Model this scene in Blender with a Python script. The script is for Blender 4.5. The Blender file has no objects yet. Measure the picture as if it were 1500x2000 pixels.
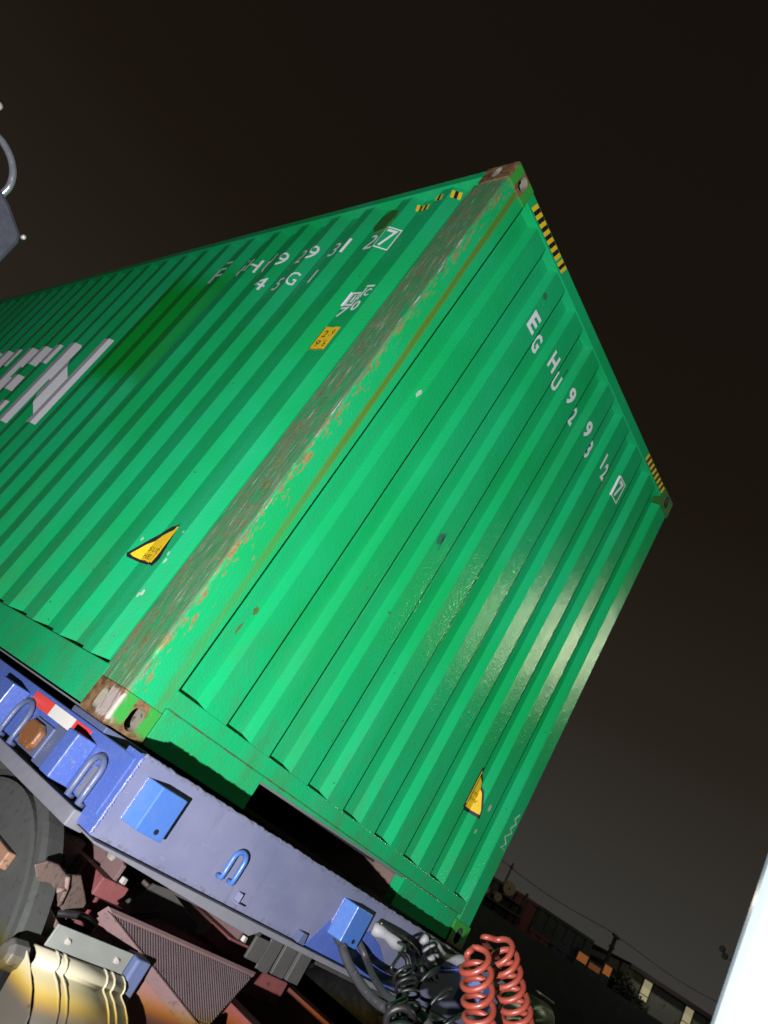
import bpy, bmesh, math, random
from mathutils import Vector, Matrix
random.seed(7)
S = bpy.context.scene
COL = S.collection
DZ = 1.24                      # height of the trailer deck over the ground
PI = math.pi

# ------------------------------------------------------------------ camera
cam = bpy.data.cameras.new('camera')
co = bpy.data.objects.new('camera', cam); COL.objects.link(co)
Rr = ((0.50647736, -0.69517898, 0.51010477), (0.62782214, -0.10819025, -0.77080103), (0.59103303, 0.71064834, 0.38165284))
m = Matrix(((Rr[0][0], -Rr[1][0], -Rr[2][0], -1.351094),
            (Rr[0][1], -Rr[1][1], -Rr[2][1], -2.190259),
            (Rr[0][2], -Rr[1][2], -Rr[2][2], 0.047187 + DZ), (0, 0, 0, 1)))
co.matrix_world = m
cam.sensor_fit = 'VERTICAL'; cam.sensor_height = 36; cam.sensor_width = 27
cam.lens = 1489.23 / 2000 * 36
cam.clip_start = .02; cam.clip_end = 800
cam.dof.use_dof = True; cam.dof.focus_distance = 2.9; cam.dof.aperture_fstop = 4.5
S.camera = co

# ------------------------------------------------------------------ night sky
w = bpy.data.worlds.new('World'); S.world = w; w.use_nodes = True
nt = w.node_tree; nt.nodes.clear()
out = nt.nodes.new('ShaderNodeOutputWorld'); bg = nt.nodes.new('ShaderNodeBackground')
tc = nt.nodes.new('ShaderNodeTexCoord'); sep = nt.nodes.new('ShaderNodeSeparateXYZ')
rp = nt.nodes.new('ShaderNodeValToRGB')
nt.links.new(tc.outputs['Generated'], sep.inputs[0]); nt.links.new(sep.outputs['Z'], rp.inputs[0])
nt.links.new(rp.outputs[0], bg.inputs[0]); nt.links.new(bg.outputs[0], out.inputs[0])
def ramp(cr, stops):
    while len(cr.elements) > 1: cr.elements.remove(cr.elements[-1])
    cr.elements[0].position = stops[0][0]; cr.elements[0].color = (*stops[0][1], 1)
    for p, c in stops[1:]: e = cr.elements.new(p); e.color = (*c, 1)
ramp(rp.color_ramp, ((0.0, (.041, .039, .035)), (.08, (.040, .038, .034)), (.3, (.0215, .0168, .0120)), (.55, (.0112, .0076, .0050)), (1.0, (.0065, .0048, .0033))))
bg.inputs[1].default_value = 1.0

# ------------------------------------------------------------------ lamps
def lamp(name, kind, loc, energy, color, size=.05, target=None, spot=None, blend=.1):
    l = bpy.data.lights.new(name, kind); o = bpy.data.objects.new(name, l); COL.objects.link(o)
    l.energy = energy; l.color = color; l.shadow_soft_size = size
    o.location = (loc[0], loc[1], loc[2] + DZ)
    if target is not None: o.rotation_euler = Vector(target).to_track_quat('-Z', 'Y').to_euler()
    if spot: l.spot_size = spot; l.spot_blend = blend
    return o
az, el = math.radians(50), math.radians(46.5)
torch = lamp('torch', 'SPOT', (-1.69, -2.2, -.42), 940, (1.0, .99, 1.0), .018,
             (math.cos(el) * math.cos(az), math.cos(el) * math.sin(az), math.sin(el)), math.radians(170), .1)
def fringe(o, half):
    """the torch's reflector throws a thin yellow ring round the edge of its beam"""
    l = o.data; l.use_nodes = True; n = l.node_tree; n.nodes.clear()
    ou = n.nodes.new('ShaderNodeOutputLight'); em = n.nodes.new('ShaderNodeEmission')
    t = n.nodes.new('ShaderNodeTexCoord'); s = n.nodes.new('ShaderNodeSeparateXYZ')
    ab = n.nodes.new('ShaderNodeMath'); ab.operation = 'ABSOLUTE'
    ac = n.nodes.new('ShaderNodeMath'); ac.operation = 'ARCCOSINE'
    mr = n.nodes.new('ShaderNodeMapRange'); mr.inputs[1].default_value = math.radians(half - 1.6); mr.inputs[2].default_value = math.radians(half)
    r = n.nodes.new('ShaderNodeValToRGB')
    ramp(r.color_ramp, ((0, (1, 1, 1)), (.3, (1, .98, .84)), (.55, (.95, .74, .16)), (.78, (.6, .38, .10)), (1, (.17, .165, .185))))
    k = n.links.new
    k(t.outputs['Normal'], s.inputs[0]); k(s.outputs['Z'], ab.inputs[0]); k(ab.outputs[0], ac.inputs[0]); k(ac.outputs[0], mr.inputs[0])
    k(mr.outputs[0], r.inputs[0]); k(r.outputs[0], em.inputs[0]); k(em.outputs[0], ou.inputs[0])
fringe(torch, 50.2)
lamp('yard_lamp', 'POINT', (12.4, -6.6, 6.2), 760, (.93, 1, .66), .2)
lamp('shed_fill', 'POINT', (34.2, 8.6, 4.6), 90, (1, .95, .75), .2)  # added fill without a fixture, brightens the shed wall
lamp('stack_fill', 'POINT', (27, 13, 6.5), 170, (1, .85, .6), .2)  # made-up source that lifts the dim container stack

S.view_settings.view_transform = 'Standard'; S.view_settings.look = 'None'
S.view_settings.exposure = 0; S.view_settings.gamma = 1; S.view_settings.use_curve_mapping = False
S.cycles.max_bounces = 6; S.cycles.use_denoising = True; S.cycles.sample_clamp_indirect = 4

# ------------------------------------------------------------------ materials
class G:
    """small wrapper round a material's node tree"""
    def __init__(s, name, rough=.5, metal=0.0, spec=.5):
        s.m = bpy.data.materials.new(name); s.m.use_nodes = True
        s.t = s.m.node_tree; s.b = s.t.nodes['Principled BSDF']
        s.b.inputs['Roughness'].default_value = rough; s.b.inputs['Metallic'].default_value = metal
        s.b.inputs['Specular IOR Level'].default_value = spec
        s.pos = s.t.nodes.new('ShaderNodeNewGeometry').outputs['Position']
    def n(s, t, **kw):
        x = s.t.nodes.new(t)
        for k, v in kw.items(): setattr(x, k, v)
        return x
    def put(s, sock, v):
        if isinstance(v, bpy.types.NodeSocket): s.t.links.new(v, sock)
        elif isinstance(v, (tuple, list)): sock.default_value = (*v, 1) if len(v) == 3 and sock.type == 'RGBA' else v
        else: sock.default_value = v
    def scaled(s, sc):
        x = s.n('ShaderNodeMapping'); s.put(x.inputs[0], s.pos); x.inputs['Scale'].default_value = sc if isinstance(sc, tuple) else (sc,) * 3
        return x.outputs[0]
    def noise(s, sc, detail=4, rough=.55, dist=0.0):
        x = s.n('ShaderNodeTexNoise'); s.put(x.inputs['Vector'], s.scaled(sc)); x.inputs['Scale'].default_value = 1
        x.inputs['Detail'].default_value = detail; x.inputs['Roughness'].default_value = rough; x.inputs['Distortion'].default_value = dist
        return x.outputs['Fac']
    def step(s, v, a, b, lo=0.0, hi=1.0):
        x = s.n('ShaderNodeMapRange', interpolation_type='SMOOTHSTEP'); s.put(x.inputs[0], v)
        for i, q in enumerate((a, b, lo, hi)): s.put(x.inputs[i + 1], q)
        return x.outputs[0]
    def math(s, op, a, b=0.0):
        x = s.n('ShaderNodeMath', operation=op); s.put(x.inputs[0], a); s.put(x.inputs[1], b); return x.outputs[0]
    def mix(s, f, a, b):
        x = s.n('ShaderNodeMix', data_type='RGBA'); s.put(x.inputs[0], f); s.put(x.inputs[6], a); s.put(x.inputs[7], b); return x.outputs[2]
    def axis(s, a):
        x = s.n('ShaderNodeSeparateXYZ'); s.put(x.inputs[0], s.pos); return x.outputs['XYZ'.index(a)]
    def base(s, v): s.put(s.b.inputs['Base Color'], v); return s
    def rough(s, v): s.put(s.b.inputs['Roughness'], v); return s
    def bump(s, h, strength=.2, dist=.002):
        x = s.n('ShaderNodeBump'); x.inputs['Strength'].default_value = strength; x.inputs['Distance'].default_value = dist
        s.put(x.inputs['Height'], h); s.put(s.b.inputs['Normal'], x.outputs[0]); return s

def worn(name, c, c2=None, rough=.5, dirt=(.05, .035, .02), amount=.6, scale=9, metal=0, bump=.25, fine=60, spec=.5):
    """paint or plain surface with tone drift, small chips and a fine relief"""
    g = G(name, rough, metal, spec)
    col = g.mix(g.noise(scale * .35), c, c2 or tuple(x * .8 for x in c))
    chips = g.step(g.noise(scale * 3, 6, .65), amount, amount + .06)
    col = g.mix(g.math('MULTIPLY', chips, .75), col, dirt)
    g.base(col).rough(g.step(g.noise(scale * 2), .3, .7, rough - .08, rough + .12)).bump(g.noise(fine, 3), bump, .002)
    return g.m

GREEN, GREEN2 = (.010, .36, .136), (.006, .33, .092)
def green_paint(name, post=False, front=True):
    g = G(name, .2, 0, .24)
    col = g.mix(g.step(g.noise(1.1, 3), .35, .65), GREEN, GREEN2)
    streak = g.step(g.noise((14, 14, .5), 4), .5, .78)
    col = g.mix(g.math('MULTIPLY', streak, .22), col, (.03, .22, .12))
    scuff = g.step(g.noise((30, 30, 5), 5, .7), .69, .74)
    col = g.mix(g.math('MULTIPLY', scuff, .35), col, (.12, .25, .13))
    zz = g.axis('Z')
    low = g.math('MULTIPLY', g.step(zz, DZ + .9, DZ + .1), g.step(g.noise((7, 7, 4), 6, .65), .42, .68))
    col = g.mix(g.math('MULTIPLY', low, .42), col, (.055, .17, .06))
    runs = g.step(g.noise((26, 26, .45), 5, .62), .665, .73)
    col = g.mix(g.math('MULTIPLY', runs, .45), col, (.075, .13, .02))
    speck = g.step(g.noise(38, 2), .755, .78)
    col = g.mix(speck, col, (.05, .035, .012))
    if post:
        x, y, z = g.axis('X'), g.axis('Y'), g.axis('Z')
        wob = g.math('MULTIPLY', g.math('SUBTRACT', g.noise((9, 9, 1.6)), .5), .03)
        xs = g.math('ADD', x, wob)
        # olive run-off stripe down the front of the post
        lean = g.math('MULTIPLY', g.math('SUBTRACT', z, DZ + 1.4), -.019)
        d = g.math('ABSOLUTE', g.math('SUBTRACT', g.math('SUBTRACT', xs, .112), lean))
        st = g.math('SUBTRACT', 1.0, g.step(d, .004, .026))
        st = g.math('MULTIPLY', st, g.step(z, DZ + .25, DZ + 1.5, .25, .85))
        col = g.mix(st, col, (.10, .15, .006))
        # paint knocked off near the corner
        near = g.math('SUBTRACT', 1.0, g.step(x, .018, .085))
        ch = g.step(g.math('ADD', g.noise((48, 48, 13), 6, .66), g.math('MULTIPLY', near, .15)), .66, .70)
        col = g.mix(ch, col, g.mix(g.noise(60), (.30, .30, .12), (.17, .06, .015)))
        # the side of the post, scraped along its length
        flake = g.math('MULTIPLY', g.math('SUBTRACT', g.noise((26, 26, 11), 6, .68), .5), .075)
        side = g.math('SUBTRACT', 1.0, g.step(g.math('ADD', x, flake), .008, .013))
        n1 = g.noise((75, 75, 7), 8, .74); n2 = g.noise((26, 26, 4.5), 7, .72, .8)
        sc = g.mix(g.step(n1, .40, .60), (.025, .19, .075), (.11, .19, .10))
        sc = g.mix(g.math('MULTIPLY', g.step(n2, .545, .655), .85), sc, g.mix(g.noise(55, 4), (.18, .16, .125), (.115, .09, .055)))
        sc = g.mix(g.math('MULTIPLY', g.step(g.noise((34, 34, 7), 7, .72, .5), .585, .63), g.step(g.noise(2.6, 2), .38, .56)), sc, g.mix(g.noise(70), (.24, .085, .02), (.13, .055, .025)))
        sc = g.mix(g.math('MULTIPLY', g.step(g.noise((120, 120, 6), 5, .7), .59, .66), .8), sc, (.46, .45, .42))
        rim = g.math('ABSOLUTE', g.math('SUBTRACT', g.math('ADD', x, flake), .008))
        sc = g.mix(g.math('MULTIPLY', g.math('MULTIPLY', g.step(rim, .006, .0), g.step(n2, .45, .6)), .7), sc, (.22, .085, .03))
        sc = g.mix(g.math('MULTIPLY', g.step(g.noise((13, 13, 3.5), 6, .7, .7), .56, .60), .85), sc, (.012, .25, .085))
        lip = g.step(g.math('ADD', y, g.math('MULTIPLY', flake, .5)), .165, .185)
        sc = g.mix(g.math('MULTIPLY', lip, g.step(n2, .54, .62, 0, .7)), sc, (.21, .10, .05))
        col = g.mix(side, col, sc)
        g.rough(g.step(side, 0, 1, .38, .62))
    g.base(col)
    # repainted area by the big lettering, yellower green with a ragged lower edge
    if not post:
        px, py, pz = g.axis('X'), g.axis('Y'), g.axis('Z')
        rag = g.math('MULTIPLY', g.noise((5, 5, 5), 4), .35)
        mk_ = g.math('MULTIPLY', g.step(pz, DZ + 2.66, DZ + 2.36), g.math('MULTIPLY', g.math('MULTIPLY', g.step(py, 1.955, 1.965), g.step(py, 2.72, 2.70)), g.math('MULTIPLY', g.step(px, .08, .07), g.step(g.math('ADD', pz, rag), DZ + 1.62, DZ + 1.86))))
        col = g.mix(g.math('MULTIPLY', mk_, .85), col, (.002, .21, .008))
        fade = g.step(g.noise((3.2, 3.2, .35), 5, .6), .52, .72)
        col = g.mix(g.math('MULTIPLY', fade, .18), col, (.05, .42, .24))
        g.base(col)
    wave = g.math('MULTIPLY', g.noise(4.5, 2), 2.2)
    g.bump(g.math('ADD', g.noise(100, 1, .5), wave), .58, .0024)
    return g.m
def casting_mat():
    g = G('rusty_casting', .6, .1)
    n1 = g.noise(26, 8, .72)
    col = g.mix(g.step(n1, .36, .64), (.085, .042, .016), (.23, .135, .065))
    x, y, z = g.axis('X'), g.axis('Y'), g.axis('Z')
    rub = g.math('MULTIPLY', g.step(y, .135, .06), g.step(g.math('ABSOLUTE', g.math('SUBTRACT', z, DZ + .062)), .062, .035))
    grey = g.step(g.math('ADD', g.math('MULTIPLY', g.noise((50, 50, 14), 6, .7), .8), g.math('MULTIPLY', rub, .22)), .50, .62)
    col = g.mix(g.math('MULTIPLY', grey, g.step(x, .03, .0)), col, g.mix(g.noise(90, 3), (.30, .25, .225), (.42, .37, .35)))
    ring = g.math('ABSOLUTE', g.math('SUBTRACT', x, .080))            # green left and right of the opening, rust between
    gr = g.math('MULTIPLY', g.step(ring, .012, .040), g.step(y, .02, .004))
    gr = g.step(g.math('ADD', g.math('MULTIPLY', g.noise(42, 7, .7), .75), g.math('MULTIPLY', gr, .28)), .50, .60)
    gr = g.math('MULTIPLY', gr, g.step(g.math('SUBTRACT', z, g.math('MULTIPLY', g.noise(30), .04)), DZ - .01, DZ + .025))
    col = g.mix(g.math('MULTIPLY', gr, g.step(x, -.002, .012)), col, (.03, .29, .04))
    g.base(col).bump(g.noise(80, 6, .7), .5, .004)
    return g.m

M = {}
M['green'] = green_paint('green_paint')
M['post'] = green_paint('green_post_paint', True)
M['casting'] = casting_mat()
M['under'] = worn('dark_underside', (.02, .022, .02), rough=.8)
M['hole'] = worn('casting_inside', (.22, .21, .16), rough=.8)
M['white_paint'] = worn('white_lettering', (.74, .74, .8), (.66, .67, .72), .45, (.03, .25, .11), .70, 14)
M['yellow'] = worn('yellow_vinyl', (.78, .52, .015), (.72, .47, .02), .4, (.2, .15, .03), .74, 12, bump=.05)
M['black_print'] = worn('black_print', (.012, .013, .022), rough=.45, bump=.05)
M['faded_print'] = worn('faded_print', (.22, .15, .02), rough=.45, bump=.05)
M['chalk'] = worn('chalk', (.36, .42, .36), rough=.9)
M['pale_chip'] = worn('bare_primer', (.30, .36, .14), (.22, .3, .12), .8)
M['olive'] = worn('rust_stain', (.07, .13, .02), rough=.7)
M['scuff'] = worn('dark_scuff', (.01, .16, .08), rough=.7)
gs = G('rusty_seam', .8); gs.base(gs.mix(gs.step(gs.noise((14, 14, 14), 5, .7), .46, .56), (.008, .20, .07), (.09, .045, .015))); M['seam'] = gs.m
gp = G('lavender_primer', .58)
zz = gp.axis('Z'); cl = gp.mix(gp.step(gp.noise((1.6, 1.6, 2.4), 5, .6), .38, .62), (.120, .132, .222), (.158, .164, .252))
cl = gp.mix(gp.math('MULTIPLY', gp.step(gp.noise((50, 50, 6), 6, .72), .55, .68), .55), cl, (.10, .12, .20))
cl = gp.mix(gp.math('MULTIPLY', gp.step(gp.noise((9, 9, 70), 5, .7), .64, .70), .5), cl, (.23, .235, .30))
ed = gp.math('MAXIMUM', gp.step(zz, DZ - .028, DZ - .006), gp.step(zz, DZ - .205, DZ - .238))
cl = gp.mix(gp.step(gp.math('ADD', gp.math('MULTIPLY', gp.noise(38, 7, .7), .7), gp.math('MULTIPLY', ed, .18)), .50, .62), cl, (.10, .10, .125))
cl = gp.mix(gp.step(gp.math('ADD', gp.noise(17, 6, .7), gp.math('MULTIPLY', ed, .08)), .70, .73), cl, (.12, .06, .035))
gp.base(cl).bump(gp.noise(90, 5, .7), .3, .002); M['plate'] = gp.m
M['vent'] = worn('vent_green', (.02, .13, .02), rough=.6)
M['blue'] = worn('blue_paint', (.045, .085, .35), (.075, .12, .33), .36, (.15, .16, .20), .58, 34, bump=.55)
M['blue_bracket'] = worn('blue_bracket_paint', (.035, .12, .42), (.065, .13, .33), .40, (.13, .16, .17), .64, 34, bump=.4)
M['greyblue'] = worn('worn_grey_blue', (.085, .10, .15), (.06, .09, .22), .45, (.13, .085, .05), .56, 30, bump=.5)
M['flange'] = worn('worn_flange', (.17, .17, .19), (.12, .12, .15), .6, (.10, .07, .06), .66, 14)
M['tape_red'] = worn('red_reflective', (.62, .055, .04), (.56, .05, .04), .35, (.4, .1, .08), .75, 15, bump=.05)
M['tape_white'] = worn('white_reflective', (.62, .6, .56), (.56, .54, .5), .35, (.4, .38, .33), .66, 20, bump=.05)
M['amber'] = worn('rusty_amber', (.20, .078, .022), (.13, .06, .035), .3, (.36, .2, .09), .62, 20, bump=.7, fine=45)
M['weld'] = worn('painted_weld', (.10, .13, .42), (.16, .18, .40), .22, (.3, .3, .36), .6, 60, bump=.8, fine=220)
M['amber_dull'] = worn('dull_amber', (.24, .13, .08), (.2, .11, .07), .5)
M['tyre'] = worn('dusty_rubber', (.028, .030, .032), (.040, .042, .036), .85, (.02, .02, .02), .58, 12, bump=.5)
M['rubber'] = worn('black_rubber', (.008, .008, .009), (.014, .014, .015), .4, (.03, .03, .03), .70, 20, bump=.15)
M['hose'] = worn('dusty_hose', (.035, .035, .04), (.05, .048, .048), .55, (.11, .1, .1), .6, 18)
M['red_primer'] = worn('red_primer', (.19, .05, .052), (.14, .05, .05), .6, (.06, .03, .028), .60, 16, bump=.5)
M['pink_primer'] = worn('dusty_red_primer', (.155, .095, .098), (.12, .07, .07), .7, (.07, .05, .045), .58, 16, bump=.5)
M['tan_primer'] = worn('dusty_tan', (.20, .14, .118), (.15, .10, .085), .75, (.06, .04, .03), .57, 18, bump=.6)
M['grating'] = worn('dusty_grating', (.10, .07, .076), (.07, .05, .055), .6)
M['panel_red'] = worn('faded_red_panel', (.16, .068, .06), (.125, .055, .05), .65, (.09, .06, .05), .62, 14)
M['grease'] = worn('greasy_steel', (.05, .048, .047), (.075, .07, .065), .55, (.02, .02, .02), .62, 9)
M['steel'] = worn('galvanised_steel', (.22, .23, .215), (.17, .18, .165), .5, (.1, .09, .07), .66, 10, .3)
M['bolt'] = worn('bolt_steel', (.40, .37, .34), rough=.45, metal=.3)
M['cream'] = worn('cream_plastic', (.40, .365, .27), (.31, .28, .20), .45, (.16, .13, .085), .66, 11, bump=.06)
M['cab'] = worn('white_cab_paint', (.42, .46, .53), (.40, .44, .51), .3, (.5, .5, .5), .82, 6, bump=.02)
M['glass'] = worn('dark_glass', (.015, .018, .02), rough=.08, bump=0)
M['coil_red'] = worn('red_nylon', (.22, .036, .022), (.17, .03, .02), .42, (.42, .2, .17), .69, 18, bump=.06)
M['tape_wrap'] = worn('white_wrapping', (.36, .36, .37), (.25, .25, .27), .55, (.12, .12, .13), .6, 22, bump=.6, fine=40)
M['handle_blue'] = worn('blue_plastic', (.02, .07, .52), rough=.4, bump=.05)
M['mirror'] = worn('dark_grey_shell', (.032, .035, .048), (.025, .028, .04), .5, (.13, .13, .16), .66, 14, bump=.12)
M['chrome'] = worn('chromed_tube', (.45, .45, .52), (.38, .39, .46), .22, (.2, .2, .22), .7, 20, .8, .05)
M['asphalt'] = worn('asphalt', (.045, .044, .042), (.035, .034, .033), .9, (.02, .02, .02), .62, 3, bump=.6, fine=90)
M['shed'] = worn('shed_wall', (.22, .23, .22), rough=.8, scale=1, bump=0)
M['roof'] = worn('shed_roof', (.05, .035, .045), rough=.8, scale=1, bump=0)
M['far_dark'] = worn('dark_container', (.018, .022, .028), rough=.7, scale=1, bump=0)
M['far_red'] = worn('dull_red_container', (.10, .022, .022), rough=.7, scale=1, bump=0)
M['far_blue'] = worn('dark_blue_container', (.02, .025, .06), rough=.7, scale=1, bump=0)
M['far_green'] = worn('grey_green_container', (.05, .06, .05), rough=.7, scale=1, bump=0)
M['pipe'] = worn('pale_concrete', (.20, .17, .12), rough=.9, scale=4, bump=0)
M['wood'] = worn('pole_wood', (.012, .011, .01), rough=.9)
M['leaf'] = worn('dark_leaf', (.03, .04, .025), rough=.8)
M['tank'] = worn('drab_tank', (.14, .15, .085), (.12, .13, .08), .35, (.06, .06, .04), .6, 16)
def glow(name, c, k):
    g = G(name, .5); g.base(c); g.put(g.b.inputs['Emission Color'], c); g.b.inputs['Emission Strength'].default_value = k
    return g.m
M['lit_door'] = glow('lit_doorway', (.62, .56, .34), .36)
M['lit_orange'] = glow('sodium_glow', (.60, .20, .05), .22)
M['lit_dim'] = glow('dim_sodium_glow', (.30, .10, .035), .22)

# ------------------------------------------------------------------ object helpers
def thing(name, label, cat, loc=(0, 0, 0), group=None, kind=None):
    o = bpy.data.objects.new(name, None); COL.objects.link(o); o.empty_display_size = .2
    o.location = (loc[0], loc[1], loc[2] + DZ)
    o['label'] = label; o['category'] = cat
    if group: o['group'] = group
    if kind: o['kind'] = kind
    return o
def root_of(o):
    v = Vector((0, 0, 0))
    while o: v = v + o.location; o = o.parent
    return v
def obj(name, bm, m, parent=None, smooth=False, bevel=0, label=None):
    """link a bmesh given in deck coordinates (z = 0 at the trailer deck) as one mesh object"""
    off = Vector((0, 0, DZ)) - (root_of(parent) if parent else Vector((0, 0, 0)))
    bmesh.ops.translate(bm, verts=bm.verts, vec=off)
    bmesh.ops.recalc_face_normals(bm, faces=bm.faces)
    me = bpy.data.meshes.new(name); bm.to_mesh(me); bm.free()
    for q in (m if isinstance(m, (list, tuple)) else [m]): me.materials.append(q)
    if smooth: me.polygons.foreach_set('use_smooth', [True] * len(me.polygons))
    o = bpy.data.objects.new(name, me); COL.objects.link(o)
    if parent: o.parent = parent
    if bevel:
        b = o.modifiers.new('bevel', 'BEVEL'); b.width = bevel; b.segments = 2 if bevel < .08 else 6; b.limit_method = 'ANGLE'; b.angle_limit = math.radians(50)
    if label: o['label'] = label
    return o
def setp(o, label, cat, group=None, kind=None):
    if label: o['label'] = label
    if cat: o['category'] = cat
    if group: o['group'] = group
    if kind: o['kind'] = kind
    return o
def box(bm, x0, x1, y0, y1, z0, z1):
    v = [bm.verts.new(p) for p in ((x0, y0, z0), (x1, y0, z0), (x1, y1, z0), (x0, y1, z0), (x0, y0, z1), (x1, y0, z1), (x1, y1, z1), (x0, y1, z1))]
    for f in ((0, 1, 2, 3), (4, 5, 6, 7), (0, 1, 5, 4), (1, 2, 6, 5), (2, 3, 7, 6), (3, 0, 4, 7)): bm.faces.new([v[i] for i in f])
    return bm
def bx(*a): return box(bmesh.new(), *a)
def prism(bm, pts, ax, a, b):
    """polygon (two free axes in order) pushed from a to b along the axis ax"""
    def P(p, q): return {'x': (q, p[0], p[1]), 'y': (p[0], q, p[1]), 'z': (p[0], p[1], q)}[ax]
    A = [bm.verts.new(P(p, a)) for p in pts]; B = [bm.verts.new(P(p, b)) for p in pts]
    bm.faces.new(A); bm.faces.new(B[::-1])
    for i in range(len(pts)):
        j = (i + 1) % len(pts); bm.faces.new((A[i], A[j], B[j], B[i]))
    return bm
def spline(pts, n):
    P = [Vector(p) for p in pts]; P = [P[0] * 2 - P[1]] + P + [P[-1] * 2 - P[-2]]; r = []
    for i in range(1, len(P) - 2):
        for k in range(n):
            t = k / n; a, b, c, d = P[i - 1:i + 3]
            r.append(.5 * ((2 * b) + (c - a) * t + (2 * a - 5 * b + 4 * c - d) * t * t + (3 * b - a - 3 * c + d) * t ** 3))
    return r + [P[-2]]
def tube(bm, pts, r, n=8):
    pts = [Vector(p) for p in pts]; up = None; rings = []
    for i, p in enumerate(pts):
        t = (pts[min(i + 1, len(pts) - 1)] - pts[max(i - 1, 0)]).normalized()
        if up is None: up = t.orthogonal().normalized()
        up = (up - t * up.dot(t)).normalized(); s = t.cross(up)
        rr = r(i / (len(pts) - 1)) if callable(r) else r
        rings.append([bm.verts.new(p + (up * math.cos(2 * PI * k / n) + s * math.sin(2 * PI * k / n)) * rr) for k in range(n)])
    for a, b in zip(rings, rings[1:]):
        for k in range(n): bm.faces.new((a[k], a[(k + 1) % n], b[(k + 1) % n], b[k]))
    bm.faces.new(rings[0]); bm.faces.new(rings[-1][::-1])
    return bm
def tb(*a, **k): return tube(bmesh.new(), *a, **k)
def lathe(bm, prof, c, ax, n=48):
    """profile of (along axis, radius) turned about an axis through c"""
    rings = []
    for a, r in prof:
        ring = []
        for k in range(n):
            t = 2 * PI * k / n; u, v = r * math.cos(t), r * math.sin(t)
            ring.append(bm.verts.new({'x': (c[0] + a, c[1] + u, c[2] + v), 'y': (c[0] + u, c[1] + a, c[2] + v), 'z': (c[0] + u, c[1] + v, c[2] + a)}[ax]))
        rings.append(ring)
    for a, b in zip(rings, rings[1:]):
        for k in range(n): bm.faces.new((a[k], a[(k + 1) % n], b[(k + 1) % n], b[k]))
    bm.faces.new(rings[0]); bm.faces.new(rings[-1][::-1])
    return bm

# ------------------------------------------------------------------ ground
g = bmesh.new()
for p in ((-300, -300), (300, -300), (300, 300), (-300, 300)): g.verts.new((*p, -DZ))
g.faces.new(g.verts)
setp(obj('ground', g, M['asphalt']), 'dark asphalt ground of the yard', None, kind='structure')

# ------------------------------------------------------------------ shipping container
CW, CL, CH = 2.438, 12.192, 2.896
box_ = thing('shipping_container', 'green corrugated shipping container with white numbers and a scraped front corner', 'container')
A0, FP = .160, .2513                       # front wall: where the first recess starts, pitch
def front_prof(x):
    if x < A0: return .006
    q = (x - A0) % FP
    if x > A0 + 9 * FP: return .006
    if q < .018: return .006 + .0456 * q / .018
    if q < .122: return .0516
    if q < .140: return .0516 - .0456 * (q - .122) / .018
    return .006
FB = sorted([A0 + k * FP + d for k in range(9) for d in (0, .018, .122, .140)])
O0, SP = .360, .278                        # side wall: first outer flat, pitch
def side_prof(y):
    q = (y - O0) % SP
    if y > 11.99: return .012
    if q < .072: return .012
    if q < .140: return .012 + .036 * (q - .072) / .068
    if q < .210: return .048
    return .048 - .036 * (q - .210) / .068
SB = sorted([O0 + k * SP + d for k in range(-1, 43) for d in (0, .072, .140, .210)])
def sheet(bm, line, z0, z1, ax, th=.003):
    """a pressed steel sheet: outline of (along, depth) with its thickness, standing from z0 to z1"""
    def P(a, d, z): return (a, d, z) if ax == 'y' else (d, a, z)
    q = line + [(a, d + th) for a, d in reversed(line)]
    A = [bm.verts.new(P(a, d, z0)) for a, d in q]; B = [bm.verts.new(P(a, d, z1)) for a, d in q]
    n = len(q); h = len(line)
    for i in range(n):
        j = (i + 1) % n; bm.faces.new((A[i], A[j], B[j], B[i]))
    for i in range(h - 1):
        bm.faces.new((A[i], A[i + 1], A[n - 2 - i], A[n - 1 - i])); bm.faces.new((B[i], B[i + 1], B[n - 2 - i], B[n - 1 - i]))
    return bm
def place_copies(first, vecs):
    for v in vecs:
        c = first.copy(); COL.objects.link(c); c.parent = first.parent; c.location = Vector(first.location) + Vector(v)
# front wall, nine pressed panels
e = .0004
fp = obj('wall_panel', sheet(bmesh.new(), [(A0 + d + (e if d == 0 else 0), y) for d, y in ((0, .006), (.018, .0516), (.122, .0516), (.140, .006), (FP - e, .006))], .2, 2.83, 'y'), M['green'], box_)
place_copies(fp, [(FP * k, 0, 0) for k in range(1, 8)])
obj('wall_panel', sheet(bmesh.new(), [(A0 + 8 * FP + d, y) for d, y in ((e, .006), (.018, .0516), (.122, .0516), (.140, .006), (.150, .006))], .2, 2.83, 'y'), M['green'], box_)
# side wall (seen), 41 pressed panels; far side and rear plainer
sl = [(e, .012), (.072, .012), (.140, .048), (.210, .048), (SP - e, .012)]
sp = obj('wall_panel', sheet(bmesh.new(), [(O0 + d, x) for d, x in sl], .13, 2.846, 'x'), M['green'], box_)
place_copies(sp, [(0, SP * k, 0) for k in range(1, 41)])
obj('wall_panel', sheet(bmesh.new(), [(.19, .048), (.292, .048), (.360 - e, .012)], .13, 2.846, 'x'), M['green'], box_)
obj('wall_panel', sheet(bmesh.new(), [(O0 + SP * 41 + e, .012), (11.99, .012)], .13, 2.846, 'x'), M['green'], box_)
bs = bmesh.new()
sheet(bs, [(y, CW - side_prof(y) - .003) for y in [.19] + [b for b in SB if .3 < b < 11.98] + [11.99]], .13, 2.846, 'x')
obj('far_side_wall', bs, M['green'], box_)
obj('rear_door', bx(.17, CW / 2 - .003, CL - .06, CL - .01, .16, 2.8), M['green'], box_); obj('rear_door', bx(CW / 2 + .003, CW - .17, CL - .06, CL - .01, .16, 2.8), M['green'], box_)
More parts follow.
